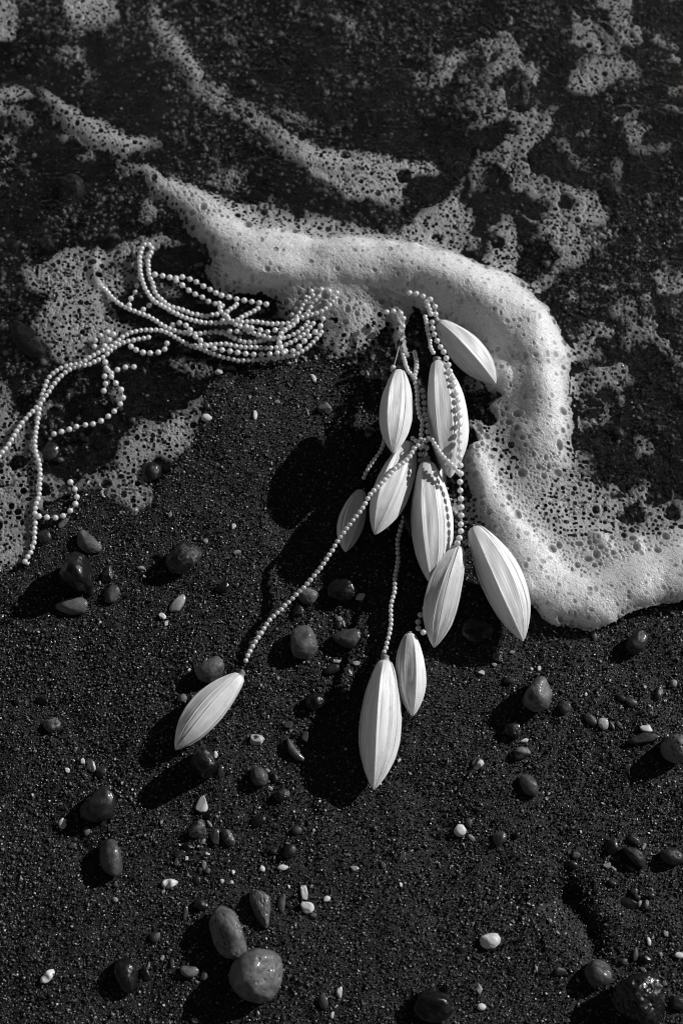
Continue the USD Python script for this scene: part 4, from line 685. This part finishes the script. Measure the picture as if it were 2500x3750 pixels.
# ------------------------------------------------------------------ lily buds
PROF_T = [0, .012, .05, .12, .22, .34, .48, .58, .72, .84, .93, .975, 1]
PROF_R = [.18, .30, .43, .60, .79, .93, 1.0, .99, .87, .62, .34, .16, .02]
from scipy.interpolate import PchipInterpolator
prof = PchipInterpolator(PROF_T, PROF_R)
def bud(label, base, tip, width, roll, bend=0.0, peak=0.0, fat=.92, stem=16, drops=3, seed=1):
    b, t = P(*base), P(*tip); s = PX((base[1] + tip[1]) / 2, (base[2] + tip[2]) / 2); R = width * 1.07 / 2 * s; L = np.linalg.norm(t - b)
    X = (t - b) / L; view = EYE - (b + t) / 2; Z = view - X * (view @ X); Z /= np.linalg.norm(Z); Y = np.cross(Z, X)
    m4 = np.eye(4); m4[:3, 0], m4[:3, 1], m4[:3, 2], m4[:3, 3] = X, Y, Z, b
    r = np.random.default_rng(seed); th = thing('lily_bud', label, 'lily bud', mat4=m4)
    nt, na = 64, 41; T = np.linspace(0, 1, nt) ** 1.0; ro = math.radians(roll)
    wob = r.uniform(0, 6.3, 6)
    def place(T, phi, rad):
        y, z = rad * np.sin(phi), rad * np.cos(phi) * fat
        return np.stack([T * L, y + bend * R * 4 * T * (1 - T), z], -1)
    half = math.radians(50)
    for k in range(3):
        a = np.linspace(-half, half, na)[None, :]; t_ = T[:, None]; squeeze = 1 - .12 * t_ ** 3 + 0 * a
        aa = a * squeeze; phi = ro + k * 2 * np.pi / 3 + aa + .10 * np.sin(2.2 * t_ + wob[k]) ; deg = np.degrees(a)
        base_r = prof(t_ - peak * np.sin(np.pi * t_) ** 2) * R
        q = np.abs(aa); tri = .5 / np.cos(np.radians(60) - np.minimum(q, np.radians(60)))
        gr = .5 + r.uniform(.2, 1.0); ro_ = r.uniform(-3, 3)
        along = np.sin(np.pi * np.clip(t_, 0, 1)) * (.7 + .5 * np.sin(5 * t_ + wob[k]))
        rel = .52 + .48 * np.sqrt(tri ** 2 + .003) + .014 * np.exp(-(deg / 4.5) ** 2) - .015 * gr * along * np.exp(-((np.abs(deg + ro_) - 9) / 3.5) ** 2) - .012 * gr * along * np.exp(-((deg - 24 - 4 * ro_) / 5) ** 2) - .010 * along * np.exp(-((deg + 29 - 3 * ro_) / 4) ** 2)
        rel += .003 * np.sin(deg * .8 + wob[3 + k] + 1.5 * np.sin(5 * t_)) * np.sin(np.pi * t_) + .016 * np.sin(4.5 * t_ + wob[k] + deg / 22) + .008 * np.sin(15 * t_ + wob[5 - k] + deg / 8)
        rel += .020 * (a / half) * np.clip(t_ * 4, 0, 1) + .08 * (np.abs(a) / half) ** 6 + .03 * np.clip((t_ - .8) / .2, 0, 1) * (np.abs(a) / half) ** 2
        rel = 1 + (rel - 1) * np.clip(.25 + t_ * 4, 0, 1)
        outer = place(t_ + 0 * a, phi, base_r * rel)
        inner = place(t_ + 0 * a, phi, base_r * rel * .93 - .00008)
        v = np.concatenate([outer.reshape(-1, 3), inner.reshape(-1, 3)]); n_ = nt * na
        f = grid_faces(nt, na); rim = []
        for j in (0, na - 1):
            q = np.arange(nt - 1) * na + j; e = np.stack([q, q + na, q + na + n_, q + n_], 1); rim.append(e if j == 0 else e[:, ::-1])
        rim_t = np.arange(na - 1) + (nt - 1) * na; rim.append(np.stack([rim_t, rim_t + 1, rim_t + 1 + n_, rim_t + n_], 1))
        obj('petal', (v, np.concatenate([f[:, ::-1], f + n_] + rim)), M['petal'], th)
    a = np.linspace(0, 2 * np.pi, 48, endpoint=False)[None, :]; t_ = np.linspace(0, .985, 40)[:, None]
    v = place(t_ + 0 * a, a + 0 * t_, prof(t_ - peak * np.sin(np.pi * t_) ** 2) * R * (.745 + .025 * np.cos(3 * (a - ro) + np.pi) + .05 * np.abs(np.cos(1.5 * (a - ro) + np.pi / 2)) ** 14)).reshape(-1, 3)
    obj('inner_petals', (v, grid_faces(40, 48, True)), M['inner'], th)
    if stem:
        q = np.linspace(-stem * s, .03 * L, 8); w = np.array([.15, .20, .19, .18, .18, .19, .22, .2]) * R
        tv, tf = tube(np.stack([q, .03 * R * np.sin(q / s / 6), 0 * q], 1), w, 12); c = len(tv); tv = np.vstack([tv, [[q[0], 0, 0]]])
        obj('stalk', trimesh.Trimesh(tv, np.vstack([np.array([[x[0], x[1], x[2]] for x in tf]), np.array([[x[0], x[2], x[3]] for x in tf]), [[c, (k + 1) % 12, k] for k in range(12)]]), process=False), M['stem'], th)
    for _ in range(drops):
        t0, ph = r.uniform(.2, .85), r.uniform(-.9, .9); q = place(np.array(t0), np.array(ph), float(prof(t0)) * R * (.9 + .1 * np.cos(3 * (ph - ro)))); w = r.uniform(.00035, .0008)
        obj('water_drop', (ico.vertices * [w * r.uniform(1, 1.6), w, w * .55] + q, ico.faces), M['drop'], th)
    return th
mm = .001
bud('ridged grey lily bud at the top right, its tip sunk in the foam', (1606, 1180, 26 * mm), (1815, 1405, 13 * mm), 128, 8, bend=.12, fat=.9, stem=22, drops=4, seed=1)
bud('pale lily bud hung with a string of pearls down its right side', (1603, 1322, 31 * mm), (1648, 1750, 28 * mm), 150, -30, bend=.10, drops=1, seed=2)
bud('pale lily bud at the upper left of the bunch, tip resting on another bud', (1462, 1356, 31 * mm), (1440, 1660, 34 * mm), 124, -30, bend=-.10, stem=0, drops=2, seed=3)
bud('pale lily bud crossed by a slanting string of pearls', (1500, 1620, 22 * mm), (1372, 1958, 25 * mm), 138, -36, bend=-.06, stem=0, drops=2, seed=4)
bud('long pale lily bud in the middle of the bunch below the pearl knot', (1562, 1690, 27 * mm), (1582, 2145, 15 * mm), 152, -22, bend=.05, stem=22, drops=4, seed=5)
bud('grey lily bud with an open middle seam, under the end of the large pearl string', (1678, 2000, 20 * mm), (1588, 2372, 12 * mm), 138, 58, bend=-.14, stem=8, drops=4, seed=6)
bud('broad pale lily bud leaning on the foam edge, its seam curving to the tip', (1735, 1930, 22 * mm), (1916, 2348, 12 * mm), 164, -8, bend=.16, stem=0, drops=3, seed=7)
bud('small upright lily bud close to the right of the lowest bud', (1500, 2320, 13 * mm), (1512, 2622, 9 * mm), 118, 16, bend=.02, stem=6, drops=4, seed=8)
bud('large smooth lily bud pointing straight down, lowest of the bunch', (1410, 2418, 16 * mm), (1368, 2892, 9 * mm), 160, -10, bend=.02, stem=22, drops=4, seed=9)
bud('lone lily bud lying apart on the sand at the end of a pearl string', (882, 2474, 10 * mm), (642, 2746, 9 * mm), 130, 38, bend=-.10, stem=20, drops=6, seed=10)
bud('dark shaded lily bud lying on the sand under the bunch', (1322, 1795, 7 * mm), (1264, 2022, 6 * mm), 100, 20, bend=-.05, stem=0, drops=0, seed=11)

# ------------------------------------------------------------------ strings of pearls
pearl_mesh = trimesh.creation.icosphere(2, 1.0)
def strand(label, pts, r=10.5, spaced=False, zs=(4,), group=None, thread=True):
    """pts in pixels; zs: heights in mm along it."""
    r = r * .95 if spaced else r * .92
    pts = [tuple(p) for p in pts]; z = np.interp(np.linspace(0, 1, len(pts)), np.linspace(0, 1, len(zs)), zs) * mm if len(zs) > 1 else np.full(len(pts), zs[0] * mm)
    w = np.array([P(x, y, q) for (x, y), q in zip(pts, z)]); rr = r * PX(pts[0][1], z[0])
    c = w if spaced else spline(w, rr * 1.94)
    if len(zs) == 1: c[:, 2] = np.maximum(c[:, 2], ground(c[:, 0], c[:, 1]) + rr)
    rg = np.random.default_rng(int(pts[0][0] * 3 + pts[0][1])); o = c.mean(0); o[2] = 0
    th = thing('pearl_string', label, 'pearl string', loc=o)
    path = spline(w, rr * .8) if len(w) > 2 else np.linspace(w[0], w[-1], 8)
    if thread: obj('thread', tube(path - o, .16 * rr, 6), M['thread'], th)
    for q in c:
        k = rr * rg.uniform(.95, 1.04)
        obj('pearl', (pearl_mesh.vertices * k + (q - o) + rg.normal(0, .05 * rr, 3), pearl_mesh.faces), M['pearl'], th)
    return th
LOOSE, ROPE = 'strings of spaced pearls', 'ropes of close-set pearls'
strand('double loop of close-set pearls hanging from the foam, its right end back in the foam', [(794, 1150), (775, 1152), (756, 1158), (737, 1155), (699, 1147), (664, 1133), (624, 1121), (592, 1098), (568, 1069), (557, 1034), (549, 1018), (544, 983), (543, 952), (552, 925), (556, 908), (540, 893), (522, 905), (512, 965), (514, 997), (522, 1032), (546, 1080), (571, 1106), (606, 1126), (656, 1153), (711, 1174), (769, 1182), (826, 1180), (887, 1178), (944, 1178), (983, 1185), (1021, 1185), (1057, 1183), (1078, 1174), (1117, 1158), (1152, 1148), (1190, 1132), (1222, 1099), (1227, 1091)], 10.5, zs=(4, 4, 5, 6, 6, 6, 6, 7, 8, 8, 9, 11))
strand('close-set pearls coming out of the foam sheet and running right under the loops', [(368, 1046), (378, 1057), (391, 1067), (420, 1098), (447, 1118), (479, 1134), (514, 1147), (549, 1161), (581, 1181), (613, 1200), (648, 1212), (686, 1220), (724, 1222), (763, 1217), (803, 1217), (842, 1230), (873, 1245), (909, 1253), (948, 1249), (994, 1239), (1030, 1232)], 10.5, zs=(-1, 4, 5, 5, 4, 4, 4))
strand('close-set pearls from the left edge of the picture rising to the pearl heap', [(-30, 1700), (3, 1663), (40, 1615), (69, 1564), (107, 1519), (147, 1478), (179, 1434), (211, 1390), (236, 1366), (275, 1344), (319, 1335), (351, 1322), (380, 1305), (405, 1283), (443, 1258), (479, 1247), (517, 1240), (555, 1232)], 10.8, zs=(4, 5, 6, 6.5, 6, 4))
strand('long close-set pearls from the left foam, sweeping along the bottom of the heap', [(91, 2055), (104, 2036), (115, 2017), (126, 1974), (128, 1932), (128, 1888), (131, 1852), (143, 1813), (145, 1774), (147, 1733), (142, 1691), (131, 1656), (128, 1618), (132, 1578), (139, 1535), (145, 1495), (150, 1466), (164, 1415), (182, 1379), (215, 1353), (255, 1337), (297, 1329), (332, 1307), (369, 1286), (405, 1270), (440, 1241), (475, 1220), (514, 1209), (552, 1208), (592, 1211), (630, 1227), (665, 1248), (702, 1267), (740, 1278), (778, 1295), (833, 1311), (873, 1319), (914, 1319), (954, 1317), (996, 1312), (1034, 1308), (1074, 1301), (1109, 1284), (1139, 1260), (1163, 1234), (1176, 1216)], 10.8, zs=(3, 3, 3.2, 4, 4, 6, 8, 6, 5, 4, 3, 3, 3))
strand('close-set pearls across the middle of the heap ending steeply at its right', [(715, 1266), (750, 1263), (791, 1260), (830, 1260), (884, 1271), (922, 1271), (962, 1273), (1002, 1274), (1043, 1263), (1075, 1249), (1106, 1228), (1133, 1202), (1152, 1174)], 10.5, zs=(3, 4, 5, 6, 7))
strand('close-set pearls spilling from the knot of the heap down to the right', [(803, 1110), (807, 1135), (814, 1148), (830, 1158), (846, 1178), (884, 1198), (919, 1217), (957, 1228), (994, 1239), (1037, 1238), (1071, 1226), (1103, 1206), (1126, 1180)], 10.5, zs=(10, 11, 10, 7, 6, 6, 7))
strand('short thick coil of pearls standing up at the right of the heap', [(1085, 1176), (1069, 1190), (1050, 1203), (1033, 1218), (1023, 1240), (1025, 1262), (1032, 1282), (1040, 1294)], 11.2, zs=(10, 12, 13, 11))
strand('short pearls rising from the knot of the heap to the upper right', [(815, 1172), (840, 1176), (865, 1172), (882, 1163), (900, 1153), (917, 1145), (932, 1137), (947, 1126)], 10.5, zs=(10, 11, 9, 8))
strand('stub of pearls at the top of the knot of the heap', [(838, 1172), (830, 1150), (836, 1136), (852, 1126), (866, 1114)], 10.2, zs=(11, 11, 9))
strand("pearls climbing into the foam, left of the pair at the heap's upper right", [(1075, 1172), (1093, 1148), (1101, 1132), (1110, 1116), (1118, 1102), (1134, 1089), (1150, 1078)], 9.6, zs=(7, 8, 10))
strand("pearls climbing into the foam, right of the pair at the heap's upper right", [(1110, 1165), (1128, 1140), (1137, 1126), (1142, 1110), (1155, 1099), (1168, 1086)], 9.6, zs=(8, 9, 11))
strand('dim spaced pearls left of the pair climbing into the foam', [(1069, 1153), (1085, 1131), (1101, 1107), (1117, 1086), (1140, 1066), (1175, 1060), (1205, 1066), (1233, 1072)], 10.5, True, zs=(5, 7, 11, 13))
strand('spaced pearls, upper one of the two crossing from the loop into the foam', [(568, 1004), (595, 1010), (621, 1016), (645, 1018), (667, 1013), (695, 1021), (719, 1032), (745, 1047), (769, 1059), (791, 1072), (812, 1081), (838, 1088), (865, 1094), (894, 1099), (922, 1104), (949, 1108), (976, 1114)], 11.3, True, zs=(6, 7, 5, 4, 6, 7, 8, 8))
strand('spaced pearls, lower one of the two crossing from the loop', [(645, 1026), (668, 1043), (691, 1063), (715, 1077), (740, 1088), (763, 1104), (788, 1112), (814, 1118)], 11, True, zs=(8, 6, 4, 4))
strand('few spaced pearls hanging at the left of the double loop', [(501, 1045), (495, 1069), (480, 1093), (472, 1115)], 10.8, True, zs=(2, 4, 5))
strand('two dim spaced pearls under the double loop', [(525, 1132), (546, 1118), (562, 1100)], 10.8, True, zs=(4, 3, 2.5))
strand('spaced pearls looping along the lower right of the heap', [(632, 1190), (657, 1182), (681, 1192), (696, 1208), (715, 1233), (734, 1246), (756, 1265), (785, 1276), (814, 1282), (842, 1285), (871, 1290), (900, 1295), (929, 1298), (957, 1298), (988, 1297), (1015, 1292), (1045, 1287), (1072, 1284), (1096, 1269), (1114, 1249), (1131, 1231), (1153, 1215), (1173, 1194), (1181, 1167)], 11.3, True, zs=(4, 8, 8, 6, 6, 5, 6, 8, 6, 3))
strand('two spaced pearls inside the heap, left of its knot', [(815, 1215), (841, 1212), (868, 1212)], 11, True, zs=(5, 7, 8))
strand('row of spaced pearls inside the heap, right of its knot', [(902, 1196), (922, 1200), (953, 1209), (980, 1215), (1007, 1209), (1030, 1200)], 11, True, zs=(9, 9, 6, 8, 6))
strand('spaced pearls sagging below the close-set twin rope at the left', [(480, 1268), (498, 1281), (523, 1291), (550, 1292), (579, 1289), (603, 1278), (611, 1257)], 11.3, True, zs=(5, 5, 5, 4))
strand('ring of spaced pearls half in the foam above the twin rope', [(346, 1268), (348, 1244), (367, 1228), (394, 1216), (416, 1224), (399, 1244), (383, 1267)], 11, True, zs=(3, 5, 6, 7))
strand('three spaced pearls in a level row below the twin rope', [(408, 1366), (431, 1353), (459, 1345), (491, 1343)], 11.3, True, zs=(4, 5, 5))
strand('short cluster of spaced pearls dropping from the twin rope', [(386, 1325), (389, 1348), (383, 1377), (386, 1404), (380, 1431)], 11.3, True, zs=(6, 6, 5, 4))
strand('long curve of spaced pearls from the twin rope round to the left over wet sand', [(396, 1356), (408, 1380), (424, 1403), (443, 1427), (450, 1455), (440, 1479), (419, 1506), (397, 1524), (370, 1541), (341, 1553), (313, 1556), (281, 1562), (254, 1572), (225, 1581), (198, 1589)], 11.3, True, zs=(6, 5, 4, 3, 3))
strand('hook of spaced pearls on wet sand at the left, lowest of all', [(258, 1766), (274, 1792), (281, 1819), (276, 1845), (258, 1870), (233, 1889), (204, 1896), (172, 1894), (142, 1891)], 11.6, True, zs=(2.5, 3, 3, 4))
# the bunch
strand('spaced pearls leaving the foam above the top right bud', [(1500, 1072), (1524, 1075), (1549, 1085), (1575, 1097), (1592, 1123), (1594, 1150)], 10.8, True, zs=(24, 26, 28, 30))
strand('three pearls at the stalk of the top right bud', [(1562, 1106), (1566, 1120), (1572, 1134), (1577, 1150)], 10.5, True, zs=(24, 28, 31))
strand('large spaced pearls running down over the hung bud to the bud with an open seam', [(1581, 1179), (1583, 1201), (1589, 1223), (1600, 1247), (1612, 1270), (1624, 1289), (1634, 1311), (1642, 1335), (1647, 1360), (1655, 1384), (1661, 1408), (1669, 1438), (1675, 1465), (1678, 1494), (1682, 1522), (1682, 1553), (1682, 1584), (1681, 1614), (1682, 1645), (1683, 1674), (1684, 1704), (1686, 1735), (1684, 1765), (1684, 1796), (1687, 1827), (1688, 1857), (1688, 1888), (1687, 1919), (1687, 1945), (1681, 1970), (1675, 1989)], 11.3, True, zs=(27, 27, 31, 37, 39, 40, 40, 39, 37, 32, 29, 26, 24))
strand('thin dim pearls above the base of the hung bud', [(1556, 1160), (1562, 1188), (1567, 1219), (1575, 1250), (1575, 1265), (1580, 1281), (1589, 1295)], 9, zs=(22, 26, 30))
strand('close-set pearls between the two upper buds, running down to the knot', [(1518, 1290), (1524, 1322), (1524, 1351), (1519, 1380), (1523, 1411), (1528, 1448), (1530, 1488), (1539, 1528), (1546, 1540), (1542, 1582), (1541, 1603), (1535, 1618)], 10, zs=(20, 28, 31, 33, 33))
strand('short thin pearls joining from the base of the upper left bud', [(1474, 1300), (1482, 1325), (1487, 1343), (1495, 1359), (1506, 1370), (1516, 1384)], 9.2, zs=(18, 26, 29))
strand('pearls half buried in the foam column above the upper left bud', [(1415, 1142), (1441, 1140), (1466, 1148), (1476, 1166), (1474, 1195), (1470, 1222), (1440, 1346)], 10.8, True, zs=(12, 12, 11, 11, 18))
strand('second string between the two upper buds, with larger pearls toward the knot', [(1546, 1430), (1549, 1452), (1552, 1476), (1553, 1499), (1555, 1518), (1562, 1535), (1565, 1557), (1565, 1582), (1560, 1612), (1561, 1640), (1556, 1662)], 10.6, True, zs=(27, 29, 31, 33, 33, 30))
strand('two dim pearls under the knot beside the long middle bud', [(1541, 1640), (1538, 1664), (1537, 1686)], 10, True, zs=(28, 24, 22))
strand('close-set pearls from the knot to the lower right, meeting the large pearls', [(1512, 1606), (1530, 1617), (1552, 1612), (1573, 1604), (1583, 1614), (1604, 1647), (1629, 1679), (1659, 1708), (1676, 1728)], 10, zs=(30, 34, 36, 39, 38))
strand('close-set pearls from the knot over a bud, down to the lone bud', [(1548, 1632), (1521, 1636), (1506, 1662), (1483, 1689), (1460, 1704), (1430, 1733), (1403, 1762), (1372, 1792), (1345, 1827), (1324, 1865), (1296, 1899), (1270, 1934), (1244, 1968), (1222, 2005), (1197, 2043), (1174, 2079), (1146, 2112), (1117, 2146), (1085, 2177), (1053, 2208), (1022, 2239), (988, 2270), (963, 2307), (939, 2344), (916, 2383), (897, 2426)], 10.6, zs=(33, 34, 35, 35, 34, 30, 25, 20, 15, 11, 8, 6, 4))
strand('thin dark pearls curving away behind the left of the crossed bud', [(1407, 1605), (1403, 1628), (1388, 1658), (1368, 1685), (1348, 1716), (1340, 1731), (1330, 1752)], 9, zs=(18, 20, 18, 14))
strand('straight thin pearls down the dark gap to the lowest bud', [(1484, 1876), (1471, 1920), (1461, 1957), (1455, 1996), (1457, 2036), (1454, 2077), (1445, 2118), (1445, 2158), (1435, 2200), (1430, 2241), (1432, 2283), (1424, 2323), (1415, 2364), (1407, 2388)], 9.8, zs=(15, 12, 12, 14, 15, 16, 16))
strand('few spaced pearls leading to the small upright bud, the last one lit', [(1578, 2180), (1568, 2201), (1555, 2228), (1539, 2253), (1530, 2278), (1531, 2302), (1549, 2315)], 11.3, True, zs=(9, 10, 11, 13, 17))
kx = [P(1530, 1612, 34 * mm), P(1548, 1620, 37 * mm), P(1556, 1650, 34 * mm), P(1548, 1672, 32 * mm), P(1560, 1692, 29 * mm)]
w_ = obj('binding_wire', tube(spline(kx, .0006), .00032, 6), M['wire']); tag(w_, 'dark thin wire tying the pearl knot to the long middle bud', 'wire')
